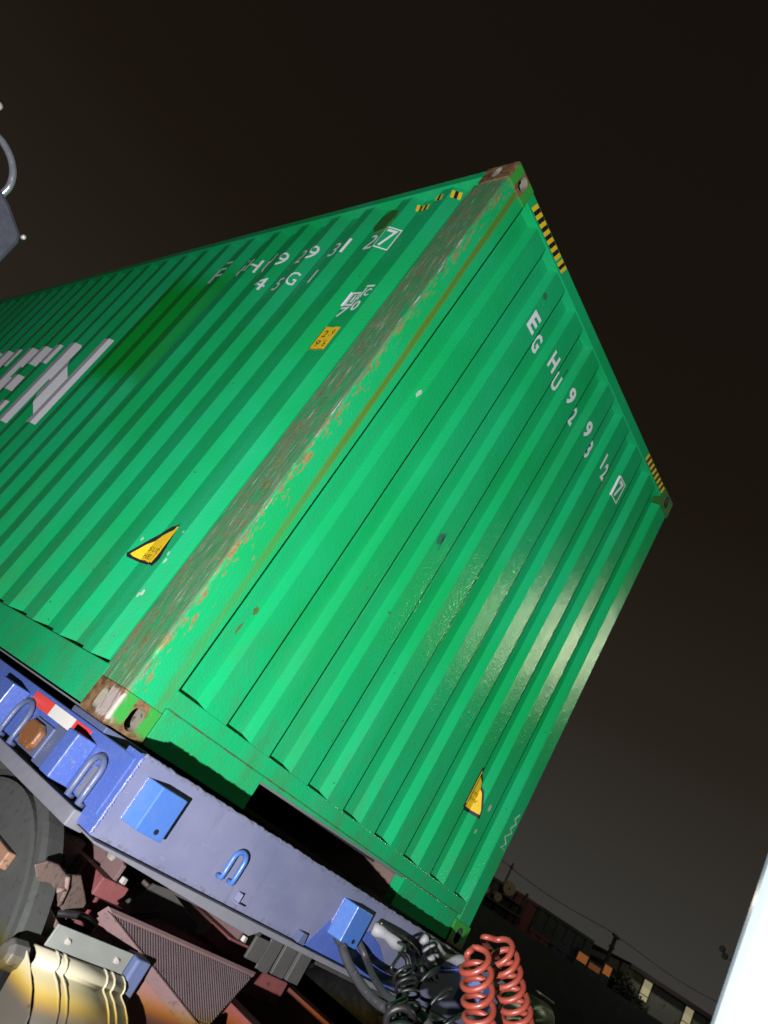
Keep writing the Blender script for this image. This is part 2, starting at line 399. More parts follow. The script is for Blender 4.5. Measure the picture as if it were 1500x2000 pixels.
obj('roof_panel', bx(.06, CW - .06, .06, CL - .06, 2.858, 2.882), M['green'], box_)
obj('floor', bx(.055, CW - .055, .19, CL - .02, .12, .15), M['under'], box_)
# rails
obj('bottom_rail', bx(.0, .045, .180, CL - .18, .014, .160), M['green'], box_, bevel=.003)
obj('rail_lip', bx(.006, .05, .180, CL - .18, .002, .0075), M['flange'], box_)
obj('bottom_rail', bx(CW - .045, CW, .180, CL - .18, .014, .160), M['green'], box_)
obj('top_rail', bx(.001, .06, .180, CL - .18, 2.838, 2.893), M['green'], box_, bevel=.006)
obj('top_rail', bx(CW - .06, CW, .180, CL - .18, 2.838, 2.893), M['green'], box_, bevel=.006)
obj('front_header', bx(.163, CW - .163, .0015, .06, 2.818, 2.893), M['green'], box_, bevel=.004)
for a, b_ in ((.165, .69), (1.747, CW - .165)): obj('front_sill', bx(a, b_, -.0015, .055, .010, .140), M['green'], box_, bevel=.003)
obj('front_sill', prism(bmesh.new(), [(.6905, .122), (1.7465, .136), (1.7465, .140), (.6905, .140)], 'y', -.001, .055), M['green'], box_)
obj('sill_seam', bx(.165, CW - .165, -.0024, .03, .1392, .1432), M['seam'], box_)
obj('sill_plate', bx(.160, CW - .126, .0022, .05, .1408, .207), M['green'], box_, bevel=.003)
obj('sill_edge', prism(bmesh.new(), [(.692, .113), (1.735, .127), (1.735, .1355), (.692, .1215)], 'y', -.003, .055), M['flange'], box_)
obj('tunnel_side', bx(1.747, 1.757, .056, 2.2, .012, .135), M['tan_primer'], box_); obj('tunnel_side', bx(.68, .69, .056, 2.2, .012, .12), M['under'], box_)
# posts
def post(x0, x1, y0, y1, m, label=None):
    b = bmesh.new(); pts = []; ox = x0 if x0 < 1 else x1; oy = y0 if y0 < 1 else y1
    for px, py, a in ((x0, y0, PI), (x1, y0, 1.5 * PI), (x1, y1, 0), (x0, y1, .5 * PI)):
        r = .014 if (px == ox and py == oy) else .002; cx = px + (r if px == x0 else -r); cy = py + (r if py == y0 else -r)
        for k in range(5): t = a + k * PI / 8; pts.append((cx + r * math.cos(t), cy + r * math.sin(t)))
    return obj('corner_post', prism(b, pts, 'z', .119, CH - .119), m, box_, label=label)
post(.001, .1597, .001, .200, M['post'], 'scraped corner post with rust and worn green paint')
post(CW - .126, CW - .001, .001, .200, M['green']); post(.001, .162, CL - .2, CL - .001, M['green']); post(CW - .162, CW - .001, CL - .2, CL - .001, M['green'])
# corner castings with their oval holes: one block with pockets cut in, then mirrored copies
def tmp(bm, mats):
    me = bpy.data.meshes.new('tmp'); bm.to_mesh(me); bm.free(); o = bpy.data.objects.new('tmp', me); COL.objects.link(o)
    for q in mats: me.materials.append(q)
    return o
def stadium(cu, cv, ru, rv, n=12):
    q = min(ru, rv); d = max(ru, rv) - q; pts = []
    for k in range(2 * n):
        t = PI * (k + .5) / n; a, b = q * math.cos(t), q * math.sin(t)
        if rv > ru: b += d if b > 0 else -d
        else: a += d if a > 0 else -d
        pts.append((cu + a, cv + b))
    return pts
def casting_mesh():
    b = bx(0, .162, 0, .178, 0, .118)
    bmesh.ops.bevel(b, geom=[e for e in b.edges if all(v.co.x < .001 and v.co.y < .001 for v in e.verts) or all(v.co.z < .001 for v in e.verts) and all(v.co.x < .001 or v.co.y < .001 for v in e.verts) and (all(v.co.x < .001 for v in e.verts) or all(v.co.y < .001 for v in e.verts))], offset=.011, segments=3, affect='EDGES', profile=.5)
    o = tmp(b, [M['casting'], M['hole']])
    c = bmesh.new()
    prism(c, stadium(.088, .058, .027, .039), 'y', -.01, .055); prism(c, stadium(.100, .058, .019, .036), 'x', -.01, .045); prism(c, stadium(.08, .09, .032, .06), 'z', -.01, .03)
    bmesh.ops.recalc_face_normals(c, faces=c.faces)
    for f in c.faces: f.material_index = 1
    h = tmp(bx(.030, .140, .030, .155, .028, .096), [M['hole'], M['hole']])
    k = tmp(c, [M['casting'], M['hole']])
    md = o.modifiers.new('cut', 'BOOLEAN'); md.operation = 'DIFFERENCE'; md.object = k; md.solver = 'EXACT'; md.use_self = True
    m2 = o.modifiers.new('hollow', 'BOOLEAN'); m2.operation = 'DIFFERENCE'; m2.object = h; m2.solver = 'EXACT'
    me = bpy.data.meshes.new_from_object(o.evaluated_get(bpy.context.evaluated_depsgraph_get()))
    for q in (o, k, h): bpy.data.objects.remove(q)
    return me
CAST = casting_mesh()
def casting(x, y, z, sx, sy, top, mats, label=None):
    """sx, sy: +1 when the casting reaches into +x / +y from its outer corner (x, y, z = lowest)"""
    b = bmesh.new(); b.from_mesh(CAST)
    for v in b.verts: v.co = (x + sx * v.co.x, y + sy * v.co.y, z + ((.118 - v.co.z) if top else v.co.z))
    return obj('corner_casting', b, mats, box_, label=label)
mr = [M['casting'], M['hole']]
casting(-.006, -.006, 0, 1, 1, False, mr, 'rusty corner casting at the scraped lower corner')
casting(-.006, -.006, CH - .118, 1, 1, True, mr)
casting(CW + .006, -.006, CH - .118, -1, 1, True, [M['vent'], M['under']]); casting(CW + .006, -.006, 0, -1, 1, False, [M['casting'], M['under']])
for cx, sx in ((-.006, 1), (CW + .006, -1)):
    for z, t in ((0, False), (CH - .118, True)): casting(cx, CL + .006, z, sx, -1, t, [M['green'], M['under']])

# ------------------------------------------------------------------ lettering, laid over the corrugations
def glyph(ch, bold=.02):
    c = bpy.data.curves.new('glyph', 'FONT'); c.body = ch; c.size = 1; c.offset = bold; c.resolution_u = 3
    o = bpy.data.objects.new('glyph', c); COL.objects.link(o)
    me = bpy.data.meshes.new_from_object(o); bpy.data.objects.remove(o); bpy.data.curves.remove(c)
    xs = [v.co.x for v in me.vertices]; ys = [v.co.y for v in me.vertices]
    x0, x1, y0, y1 = min(xs), max(xs), min(ys), max(ys)
    V = [((v.co.x - x0) / (x1 - x0), (v.co.y - y0) / (y1 - y0)) for v in me.vertices]
    F = [tuple(p.vertices) for p in me.polygons]; bpy.data.meshes.remove(me)
    return V, F
def lay(bm, V, F, wall, lift=.002):
    """put flat outlines (along, up) on a wall, folded over its pressings"""
    t = bmesh.new(); vs = [t.verts.new((a, 0, b)) for a, b in V]
    for f in F:
        try: t.faces.new([vs[i] for i in f])
        except ValueError: pass
    lo, hi = min(a for a, b in V), max(a for a, b in V)
    for q in (FB if wall == 'front' else SB):
        if lo < q < hi: bmesh.ops.bisect_plane(t, geom=t.verts[:] + t.edges[:] + t.faces[:], plane_co=(q, 0, 0), plane_no=(1, 0, 0), dist=1e-5)
    mp = {}
    for v in t.verts:
        a, b = v.co.x, v.co.z
        mp[v] = bm.verts.new((a, front_prof(a) - lift, b) if wall == 'front' else (side_prof(a) - lift, a, b))
    for f in t.faces: bm.faces.new([mp[v] for v in f.verts])
    t.free()
def write(parent, mat_, items, wall, bold=.02, lift=.002):
    for ch, a0, a1, z0, z1 in items:
        V, F = glyph(ch, -.012 if ch == '1' else bold); b = bmesh.new(); lay(b, [(a0 + u * (a1 - a0), z0 + v * (z1 - z0)) for u, v in V], F, wall, lift)
        obj('character', b, M[mat_], parent)
def poly(bm, pts, wall, lift=.002): lay(bm, pts, [tuple(range(len(pts)))], wall, lift)
def frame_(bm, a0, a1, z0, z1, t, wall, lift=.002):
    s = 1 if a1 > a0 else -1
    for p in ((a0, a1, z0, z0 + t), (a0, a1, z1 - t, z1), (a0, a0 + s * t, z0 + t, z1 - t), (a1 - s * t, a1, z0 + t, z1 - t)):
        poly(bm, [(p[0], p[2]), (p[1], p[2]), (p[1], p[3]), (p[0], p[3])], wall, lift)
zb, zt = 2.455, 2.560
nb = bmesh.new(); frame_(nb, 1.803, 1.889, 2.436, 2.580, .008, 'front'); num = obj('container_number', nb, M['white_paint'], box_)
write(num, 'white_paint', [('E', .568, .636, zb, zt), ('G', .704, .758, zb, zt + .004), ('H', .824, .888, zb, zt), ('U', .962, 1.02, zb, zt), ('9', 1.068, 1.126, zb, zt), ('2', 1.214, 1.256, zb - .01, zt - .005),
           ('9', 1.316, 1.374, zb, zt), ('3', 1.468, 1.508, zb - .02, zt - .01), ('1', 1.592, 1.607, zb, zt), ('2', 1.632, 1.668, zb - .035, zt - .035), ('7', 1.822, 1.872, 2.452, 2.566)], 'front', .03)
zb, zt = 2.465, 2.575
nb = bmesh.new(); frame_(nb, .648, .565, 2.445, 2.60, .008, 'side'); num = obj('container_number', nb, M['white_paint'], box_)
write(num, 'white_paint', [('E', 2.235, 2.03, zb, zt + .03), ('G', 1.945, 1.805, zb, zt), ('H', 1.785, 1.70, zb, zt), ('U', 1.665, 1.535, zb, zt), ('9', 1.49, 1.43, zb, zt), ('2', 1.264, 1.222, zb - .03, zt - .03), ('9', 1.212, 1.155, zb, zt), ('3', .987, .940, zb - .03, zt - .03),
           ('1', .912, .898, zb, zt), ('2', .725, .652, zb - .03, zt - .03), ('7', .632, .582, 2.46, 2.585)], 'side', .0)
write(box_, 'white_paint', [('4', 1.50, 1.43, 2.26, 2.36), ('5', 1.266, 1.222, 2.21, 2.31), ('G', 1.20, 1.145, 2.26, 2.36), ('1', .966, .952, 2.225, 2.325)], 'side', .0)
nb = bmesh.new()
for p in (((.578, 2.04), (.552, 2.04), (.552, 2.135), (.578, 2.135)), ((.552, 2.04), (.42, 2.025), (.42, 2.038), (.552, 2.054)), ((.552, 2.121), (.375, 2.106), (.375, 2.118), (.552, 2.135))): poly(nb, p, 'side')
poly(nb, ((.513, 2.05), (.503, 2.05), (.503, 2.115), (.513, 2.115)), 'side'); poly(nb, ((.428, 2.04), (.418, 2.04), (.418, 2.105), (.428, 2.105)), 'side')
mk = obj('inspection_mark', nb, M['white_paint'], box_)
write(mk, 'white_paint', [('i', .540, .520, 2.062, 2.112), ('C', .41, .375, 2.045, 2.095), ('7', .565, .505, 1.965, 2.03), ('0', .425, .382, 1.95, 2.015)], 'side', .02)
# big side lettering (only its end shows in the picture)
def block(ch, a0, w_, z0, h):
    t, r = .23, .25
    L = {'N': [[(0, 0), (t, 0), (t, 1), (0, 1)], [(1 - t, 0), (1, 0), (1, 1), (1 - t, 1)], [(t, 1), (t, .56), (1 - t, 0), (1 - t, .44)]],
         'E': [[(0, 0), (t, 0), (t, 1), (0, 1)], [(t, 0), (1, 0), (1, r), (t, r)], [(t, .41), (.86, .41), (.86, .6), (t, .6)], [(t, 1 - r), (1, 1 - r), (1, 1), (t, 1)]],
         'R': [[(0, 0), (t, 0), (t, 1), (0, 1)], [(t, 1 - r), (.85, 1 - r), (1, .85), (.88, 1), (t, 1)], [(.76, .58), (1, .58), (1, .85), (.85, .8), (.76, .8)], [(t, .4), (.9, .4), (1, .58), (t, .58)], [(.45, .4), (.72, .4), (1, 0), (.72, 0)]],
         'V': [[(0, 1), (.25, 1), (.62, 0), (.38, 0)], [(1, 1), (.75, 1), (.5, .32), (.62, 0)]],
         'G': [[(0, .12), (t, .2), (t, .8), (0, .88)], [(0, .88), (t, .8), (.9, .8), (1, .9), (.88, 1), (.12, 1)], [(0, .12), (.12, 0), (.9, 0), (1, .1), (.9, .2), (t, .2)], [(.78, .2), (1, .1), (1, .52), (.78, .52)], [(.5, .34), (.78, .34), (.78, .52), (.5, .52)]]}[ch]
    for p in L: poly(bl, [(a0 - u * w_, z0 + v * h) for u, v in p], 'side')
for i, ch in enumerate('EVERGREEN'):
    bl = bmesh.new(); block(ch, 3.527 + (8 - i) * .845, .707, 1.185, .775); obj('company_letter', bl, M['white_paint'], box_)
# yellow height plate
nb = bmesh.new(); poly(nb, [(.570, 1.750), (.50, 1.740), (.434, 1.702), (.388, 1.695), (.388, 1.840), (.434, 1.848), (.50, 1.888), (.570, 1.90)], 'side', .0015)
d = obj('height_plate', nb, M['yellow'], box_)
nb = bmesh.new(); poly(nb, [(.570, 1.750), (.50, 1.740), (.50, 1.744), (.570, 1.754)], 'side', .003); poly(nb, [(.434, 1.702), (.388, 1.695), (.388, 1.699), (.434, 1.706)], 'side', .003); poly(nb, [(.570, 1.754), (.565, 1.754), (.565, 1.896), (.570, 1.896)], 'side', .003); obj('plate_border', nb, M['black_print'], d)
write(d, 'black_print', [('2', .545, .512, 1.825, 1.868), ('.', .43, .425, 1.785, 1.792), ('9', .42, .404, 1.785, 1.825), ('9', .550, .518, 1.765, 1.805), ("'", .43, .426, 1.745, 1.762), ('6', .42, .404, 1.717, 1.757)], 'side', -.005, .003)

# warning triangles
def triangle(O, I, wall, words):
    nb = bmesh.new(); poly(nb, I, wall, .0028); o = obj('warning_triangle', nb, M['yellow'], box_)
    nb = bmesh.new(); poly(nb, O, wall, .0014); obj('triangle_border', nb, M['black_print'], o)
    write(o, 'faded_print', words, wall, .01, .0040)
def word(t, a0, a1, z0, z1):
    n = len(t); st = (a1 - a0) / n
    return [(c, a0 + i * st, a0 + (i + .78) * st, z0, z1) for i, c in enumerate(t)]
triangle([(.431, .741), (.50, .742), (.534, .728), (.567, .696), (.602, .624), (.634, .553), (.625, .540), (.572, .544), (.50, .545), (.398, .533), (.385, .569), (.408, .653)],
         [(.419, .715), (.50, .718), (.518, .705), (.549, .678), (.590, .618), (.619, .557), (.604, .553), (.535, .558), (.416, .544), (.412, .578), (.417, .68)], 'side',
         word('SUPER', .567, .415, .600, .622) + word('HEAVY', .567, .413, .566, .588))
triangle([(1.903, .76), (1.905, .655), (1.906, .55), (1.97, .55), (2.043, .556), (2.083, .557), (2.058, .629), (2.049, .685), (2.024, .731), (1.965, .765)],
         [(1.912, .742), (1.912, .575), (1.99, .571), (2.067, .573), (2.058, .60), (2.046, .673), (2.024, .714), (1.965, .745)], 'front',
         word('SUPER', 1.985, 2.045, .640, .658) + word('HEAVY', 1.985, 2.05, .610, .628))
# hazard tape
def hazard(x0, x1, z0, z1, y, along, parent):
    o = None; n = int(round((x1 - x0) / .0225)); st = (x1 - x0) / n; b1, b2 = bmesh.new(), bmesh.new(); sk = .012
    for i in range(n):
        a = x0 + i * st; q = [(a, z0), (a + st, z0), (a + st + sk, z1), (a + sk, z1)]
        b = (b1, b2)[i % 2]
        b.faces.new([b.verts.new((p, y, r) if along == 'x' else (y, p, r)) for p, r in q])
    o = obj('hazard_tape', b1, M['yellow'], parent); obj('tape_stripe', b2, M['black_print'], o)
hazard(.20, .50, 2.832, 2.884, -.0012, 'x', box_); hazard(.515, .575, 2.832, 2.884, -.0012, 'x', box_)
hazard(1.935, 2.262, 2.832, 2.884, -.0012, 'x', box_)
def hazard_side(y0, y1, z0, z1):
    b1, b2 = bmesh.new(), bmesh.new(); n = max(3, int(round((y1 - y0) / .016))); st = (y1 - y0) / n
    for i in range(n):
        a = y0 + i * st; poly((b1, b2)[i % 2], [(a, z0), (a + st, z0), (a + st + .012, z1), (a + .012, z1)], 'side')
    o = obj('hazard_tape', b1, M['yellow'], box_); obj('tape_stripe', b2, M['black_print'], o)
hazard_side(.295, .345, 2.76, 2.81); hazard_side(.385, .43, 2.745, 2.79); hazard_side(.50, .58, 2.75, 2.795)
# chalk squiggle, chips and stains
def chip(pts, wall, m): b = bmesh.new(); poly(b, pts, wall, .001); obj('paint_chip', b, M[m], box_)
def blob(a, z, ra, rz, wall, m, n=9):
    chip([(a + ra * math.cos(2 * PI * k / n) * random.uniform(.6, 1.2), z + rz * math.sin(2 * PI * k / n) * random.uniform(.6, 1.2)) for k in range(n)], wall, m)
sq = [(2.397, .716), (2.373, .682), (2.404, .666), (2.372, .630), (2.402, .614), (2.357, .578), (2.396, .554), (2.366, .522), (2.408, .525)]
obj('chalk_mark', tb([(a, -.0005, z) for a, z in sq], .0035, 5), M['chalk'], box_)
for a, z, ra, rz, m_ in ((2.12, .635, .016, .022, 'chalk'), (2.10, .50, .010, .018, 'chalk'), (2.42, .311, .016, .018, 'chalk'), (.082, 2.283, .006, .03, 'chalk'), (.292, 1.718, .005, .022, 'chalk'), (.267, .584, .012, .02, 'olive'), (.25, .50, .006, .03, 'olive'), (.62, .95, .004, .01, 'olive'), (.45, .7, .004, .012, 'olive'), (.832, 1.363, .022, .035, 'scuff'), (.848, 1.36, .006, .05, 'scuff'), (.57, 2.66, .02, .02, 'scuff'), (1.02, 2.60, .008, .03, 'scuff')):
    blob(a, z, ra, rz, 'front', m_)
for a, z, ra, rz in ((.055, .42, .016, .035), (.045, .66, .007, .02), (.06, .80, .008, .025), (.07, .97, .007, .02), (.05, 1.12, .006, .03), (.075, 1.35, .010, .04), (.062, 1.9, .004, .02)): blob(a, z, ra, rz, 'front', 'pale_chip')
for a, z, ra, rz in ((.345, .43, .006, .02), (.352, .418, .004, .012), (.44, .60, .003, .008), (.36, .60, .007, .01), (.352, .57, .005, .012), (.37, .70, .005, .008), (.52, .72, .006, .008), (.62, .63, .004, .012)): blob(a, z, ra, rz, 'side', 'chalk')
# ventilator
obj('ventilator', prism(bmesh.new(), [(.712, 2.56), (.655, 2.58), (.645, 2.66), (.66, 2.73), (.715, 2.745), (.755, 2.70), (.76, 2.61)], 'x', .004, .05), M['vent'], box_, bevel=.004)

# ------------------------------------------------------------------ trailer
tr = thing('container_trailer', 'blue flatbed container trailer carrying the green container', 'trailer')
def part(name, bm, m, bevel=.003, smooth=False, label=None, parent=None): return obj(name, bm, M[m], parent or tr, smooth, bevel, label)
part('deck', bx(.02, 2.42, -.262, 12.0, -.06, -.021), 'under', 0)
part('front_plate', bx(-.004, 2.44, -.290, -.266, -.242, -.002), 'plate', .004)
b = bmesh.new(); random.seed(11)
tube(b, [(.0 + k * .0122, -.284 + random.uniform(-.002, .002), -.0035 + random.uniform(-.0022, .0022)) for k in range(200)], .0062, 5)
part('top_edge_scale', b, 'plate', 0, True)
part('lower_flange', prism(bmesh.new(), [(-.004, -.250), (.70, -.285), (.735, -.262), (2.44, -.262), (2.44, -.2435), (-.004, -.2435)], 'y', -.325, -.12), 'flange', .003)
part('side_plate', bx(-.010, .016, -.2655, 12.0, -.196, -.022), 'blue', .004)
part('corner_face', bx(-.0075, -.0042, -.2895, -.2, -.240, -.006), 'blue', 0)
part('side_flange', bx(-.034, .03, -.205, 12.0, -.262, -.2145), 'flange', .004)
b = bmesh.new(); random.seed(3)
tube(b, [(-.0065 + random.uniform(-.0012, .0012), -.2905 + random.uniform(-.0012, .0012), -.238 + k * .0046) for k in range(50)], lambda t: .0042 + .0012 * math.sin(t * 160), 8)
part('weld_bead', b, 'weld', 0, True)
part('bearing_pad', bx(-.004, .19, -.04, .2, -.0205, -.001), 'greyblue', .003)
part('side_plate', bx(2.424, 2.45, -.2655, 12.0, -.24, -.022), 'blue', .004)
for x in (.72, 1.62):
    part('main_beam', bx(x, x + .14, -.11, 12.0, -.30, -.0605), 'blue', .004)
# front brackets
def bracket(x, y=-.290):
    b = prism(bmesh.new(), [(x, y), (x + .018, y - .06), (x + .118, y - .06), (x + .118, y)], 'z', -.172, -.045)
    o = part('bracket', b, 'blue_bracket', .003)
    w_ = bmesh.new()
    tube(w_, [(x - .001 + random.uniform(-.0012, .0012), y - .001, -.172 + k * .0042) for k in range(31)], lambda t: .0036 + .001 * math.sin(t * 100), 6)
    obj('weld_bead', w_, M['weld'], o, True)
    o2 = obj('bracket_hole', lathe(bmesh.new(), [(0, .008), (.0015, .008)], (x + .082, y - .0618, -.152), 'y', 12), M['black_print'], o)
bracket(.049); bracket(1.075); bracket(2.135)
def staple(parent, plane, c, half, z0, z1, r, out, m='blue_bracket'):
    """a bar bent to an upside-down U standing off its plate"""
    p = [(c - half, z0)] + [(c - half, z0 + (z1 - half - z0) * k / 3) for k in (1, 2, 3)] + [(c - half * math.cos(PI * k / 8), z1 - half + half * math.sin(PI * k / 8)) for k in range(1, 8)] + [(c + half, z0 + (z1 - half - z0) * k / 3) for k in (3, 2, 1)] + [(c + half, z0)]
    pts = [(a, plane - out, b) if parent == 'front' else (plane - out, a, b) for a, b in p]
    f, l = pts[0], pts[-1]
    pts = [((f[0], plane + .004, f[2]) if parent == 'front' else (plane + .004, f[1], f[2]))] + pts + [((l[0], plane + .004, l[2]) if parent == 'front' else (plane + .004, l[1], l[2]))]
    part('rope_hook', tb(pts, r), m, 0, True)
staple('front', -.29, .500, .026, -.178, -.088, .0085, .022)
b = bmesh.new(); box(b, .588, .624, -.316, -.2905, -.224, -.218); box(b, .588, .594, -.316, -.2905, -.2175, -.19)
part('small_lug', b, 'plate', .002)
part('small_lug', prism(bmesh.new(), [(.93, -.24), (.968, -.24), (.962, -.205), (.936, -.205)], 'y', -.318, -.2905), 'greyblue', .002)
part('mount_plate', prism(bmesh.new(), [(1.0, -.24), (1.06, -.135), (1.17, -.18), (1.30, -.10), (1.40, -.13), (1.52, -.2), (1.62, -.24)], 'y', -.294, -.2903), 'blue', 0)
part('skirt_plate', bx(.82, .89, -.25, -.238, -.36, -.2855), 'grease', .003)
for x in (.895, .972, 1.055): part('skirt_plate', bx(x, x + .068, -.252 + random.uniform(-.01, .01), -.238, -.365 - random.uniform(0, .02), -.2635), 'grease', .003)
part('bare_patch', prism(bmesh.new(), [(1.66, -.006), (1.70, -.03), (1.76, -.045), (1.80, -.035), (1.87, -.05), (1.95, -.02), (2.0, -.006)], 'y', -.2915, -.2903), 'under', 0)
# side details
def sblock(y0, y1, z0, z1, d=.07):
    part('stake_pocket', prism(bmesh.new(), [(-.0105, y0), (-.0105 - d, y0 + .006), (-.0105 - d, y1 - .02), (-.0105, y1)], 'z', z0, z1), 'blue', .004)
sblock(-.066, .026, -.195, -.056); sblock(.478, .62, -.20, -.054)
for k in range(3): sblock(1.2 + k * 1.3, 1.32 + k * 1.3, -.20, -.054)
staple('side', -.010, .405, .052, -.205, -.072, .010, .018, 'greyblue')
staple('side', -.010, -.150, .036, -.200, -.072, .010, .016, 'greyblue')
part('recess_plate', bx(-.014, -.0105, .035, .19, -.205, -.075), 'greyblue', .002)
part('recess_plate', bx(-.0135, -.0105, -.178, -.124, -.19, -.10), 'flange', .002)
lf = part('lamp_bezel', bx(-.020, -.0105, .178, .318, -.196, -.092), 'greyblue', .003)
obj('marker_lamp', prism(bmesh.new(), [(.19, -.17), (.21, -.186), (.28, -.186), (.306, -.16), (.306, -.125), (.285, -.103), (.22, -.103), (.19, -.118)], 'x', -.048, -.0205), M['amber'], lf, bevel=.008)
for y0, y1, m_ in ((.289, .448, 'tape_red'), (.118, .2885, 'tape_white'), (.002, .1175, 'tape_red')):
    part('reflective_tape', bx(-.0116, -.0104, y0, y1, -.0745, -.034), m_, 0)
# coupling pad
part('kingpin_plate', bx(.55, 1.9, -.10, 1.1, -.312, -.3005), 'grease', 0)
# rear wheels and landing gear, under the deck behind
for y in (8.6, 9.9, 11.2):
    for x in (.02, 2.12):
        wp = obj('wheel', lathe(bmesh.new(), [(0, .28), (.0, .46), (.03, .5), (.27, .5), (.3, .46), (.3, .28)], (x, y, -DZ + .5), 'x', 32), M['tyre'], tr)
        obj('rim', lathe(bmesh.new(), [(.05, .27), (.06, .1), (.0, .09), (.24, .09), (.25, .27)], (x, y, -DZ + .5), 'x', 24), M['steel'], wp)
    part('axle', lathe(bmesh.new(), [(.2, .07), (2.2, .07)], (0, y, -DZ + .5), 'x', 12), 'grease', 0)
for x in (.7, 1.68): part('landing_leg', bx(x - .06, x + .06, 3.0, 3.12, -DZ + .02, -.3005), 'blue', .004)

# ------------------------------------------------------------------ truck tractor
tk = thing('truck_tractor', 'truck tractor with white cab and dusty red chassis coupled under the trailer', 'truck')
def tp(name, bm, m, bevel=.003, smooth=False, label=None, parent=None): return obj(name, bm, M[m], parent or tk, smooth, bevel, label)
cab = tp('cab', bx(0, 2.44, -4.1, -1.783, -.5, 2.0), 'cab', .14, label='white cab of the truck')
obj('side_window', bx(-.004, .002, -3.7, -2.75, .75, 1.5), M['glass'], cab); obj('windscreen', bx(.15, 2.29, -4.106, -4.098, .6, 1.6), M['glass'], cab)
obj('door_handle', bx(-.02, .0, -2.9, -2.75, .45, .49), M['black_print'], cab)
for x in (.78, 1.58): tp('chassis_rail', bx(x, x + .08, -3.6, 1.5, -.72, -.47), 'red_primer', .004)
def wheel(x0, x1, y, z, R, flip):
    w_ = x1 - x0; s = (lambda a: a) if not flip else (lambda a: w_ - a)
    prof = [(a, r * R / .505) for a, r in ((.045, .27), (.02, .30), (.004, .36), (.0, .40), (.006, .45), (.022, .49), (.05, .505), (w_ - .05, .505), (w_ - .01, .47), (w_, .4), (w_ - .03, .27))]
    o = tp('wheel', lathe(bmesh.new(), [(s(a), r) for a, r in prof], (x0, y, z), 'x', 72), 'rubber', 0, True)
    obj('rim', lathe(bmesh.new(), [(s(a), r) for a, r in ((.06, .23), (.10, .215), (.12, .14), (.05, .11), (.05, .02), (w_ - .06, .02), (w_ - .05, .23))], (x0, y, z), 'x', 36), M['steel'], o, True)
    b = bmesh.new()
    for k in range(48):
        t = 2 * PI * k / 48; c, q = math.cos(t), math.sin(t); c2, q2 = math.cos(t + .075), math.sin(t + .075)
        prism(b, [(y + c * (R - .008), z + q * (R - .008)), (y + c * (R + .012), z + q * (R + .012)), (y + c2 * (R + .012), z + q2 * (R + .012)), (y + c2 * (R - .008), z + q2 * (R - .008))], 'x', x0 + .045, x1 - .045)
    obj('tread', b, M['rubber'], o)['kind'] = 'stuff'
wheel(.05, .30, .30, -DZ + .44, .44, False); wheel(2.14, 2.39, .30, -DZ + .44, .44, True)
def mudguard(x0, x1):
    b = bmesh.new(); N = 40; prf = [(.20, 0), (.44, 0), (.452, .004), (.455, .05), (.472, .05), (.474, -.008), (.495, -.010), (.505, .004), (.505, .06), (.20, .06)]
    rings = []
    for k in range(N + 1):
        t = math.radians(-20 + 230 * k / N); c, q = math.cos(t), math.sin(t)
        rings.append([b.verts.new((x0 + d if x1 > x0 else x0 - d, .17 - c * r, -.73 + q * r)) for r, d in prf])
    for A, B in zip(rings, rings[1:]):
        for k in range(len(prf)): n = (k + 1) % len(prf); b.faces.new((A[k], A[n], B[n], B[k]))
    b.faces.new(rings[0]); b.faces.new(rings[-1][::-1])
    tp('mudguard', b, 'tyre', 0, label='dusty grey round mudguard over the rear wheel')
mudguard(0, 1); mudguard(2.44, 1)
tp('side_reflector', bx(-.03, .0, -.055, .09, -.452, -.405), 'amber_dull', .005)
wheel(.03, .33, -3.1, -DZ + .51, .505, False); wheel(2.11, 2.41, -3.1, -DZ + .51, .505, True)
tp('axle', lathe(bmesh.new(), [(.3, .09), (2.14, .09)], (0, .30, -DZ + .44), 'x', 16), 'grease', 0, True)
# coupling brackets, two alike
def mount(x):
    o = tp('mount_beam', bx(x, x + .112, -.05, .50, -.418, -.362), 'red_primer', .004, label=None)
    obj('mount_web', prism(bmesh.new(), [(-.035, -.3615), (.52, -.3615), (.52, -.285), (.20, -.272), (.06, -.276), (-.035, -.312)], 'x', x + .05, x + .064), M['pink_primer'], o, bevel=.002)
    obj('mount_cheek', prism(bmesh.new(), [(.06, -.366), (.52, -.366), (.52, -.462), (.26, -.462), (.10, -.43), (.06, -.415)], 'x', x - .008, x - .0005), M['tan_primer'], o, bevel=.002)
    for y, z in ((.035, -.315), (.2, -.31)):
        obj('bolt', lathe(bmesh.new(), [(-.016, .011), (-.005, .014), (0, .014)], (x + .05, y, z), 'x', 6), M['bolt'], o)
    obj('bolt', lathe(bmesh.new(), [(0, .013), (.018, .012), (.02, .007)], (x + .096, -.02, -.3618), 'z', 6), M['bolt'], o)
mount(.300); mount(.922)
b = bmesh.new(); q = [(-.098, -.357), (-.055, -.341), (.005, -.345), (.07, -.366), (.14, -.361), (.20, -.395), (.261, -.432), (.264, -.489), (.21, -.476), (.161, -.461), (.10, -.435), (.07, -.412), (.025, -.395), (-.04, -.394)]
yy = lambda x: -.30 + (x + .098) / .362 * .2
A = [b.verts.new((x, yy(x), z)) for x, z in q]; B = [b.verts.new((x + .01, yy(x) + .02, z)) for x, z in q]
b.faces.new(A); b.faces.new(B[::-1])
for i in range(len(q)): b.faces.new((A[i], A[(i + 1) % len(q)], B[(i + 1) % len(q)], B[i]))
bp = tp('bracket_plate', b, 'tan_primer', .004)
obj('bracket_fold', tb([(.075, yy(.075) - .004, -.37), (.105, yy(.105) - .006, -.40), (.125, yy(.125) - .004, -.445)], .007, 6), M['tan_primer'], bp, True)
obj('bracket_fold', tb([(.105, yy(.105) - .006, -.40), (.07, yy(.07) - .004, -.408)], .006, 6), M['tan_primer'], bp, True)
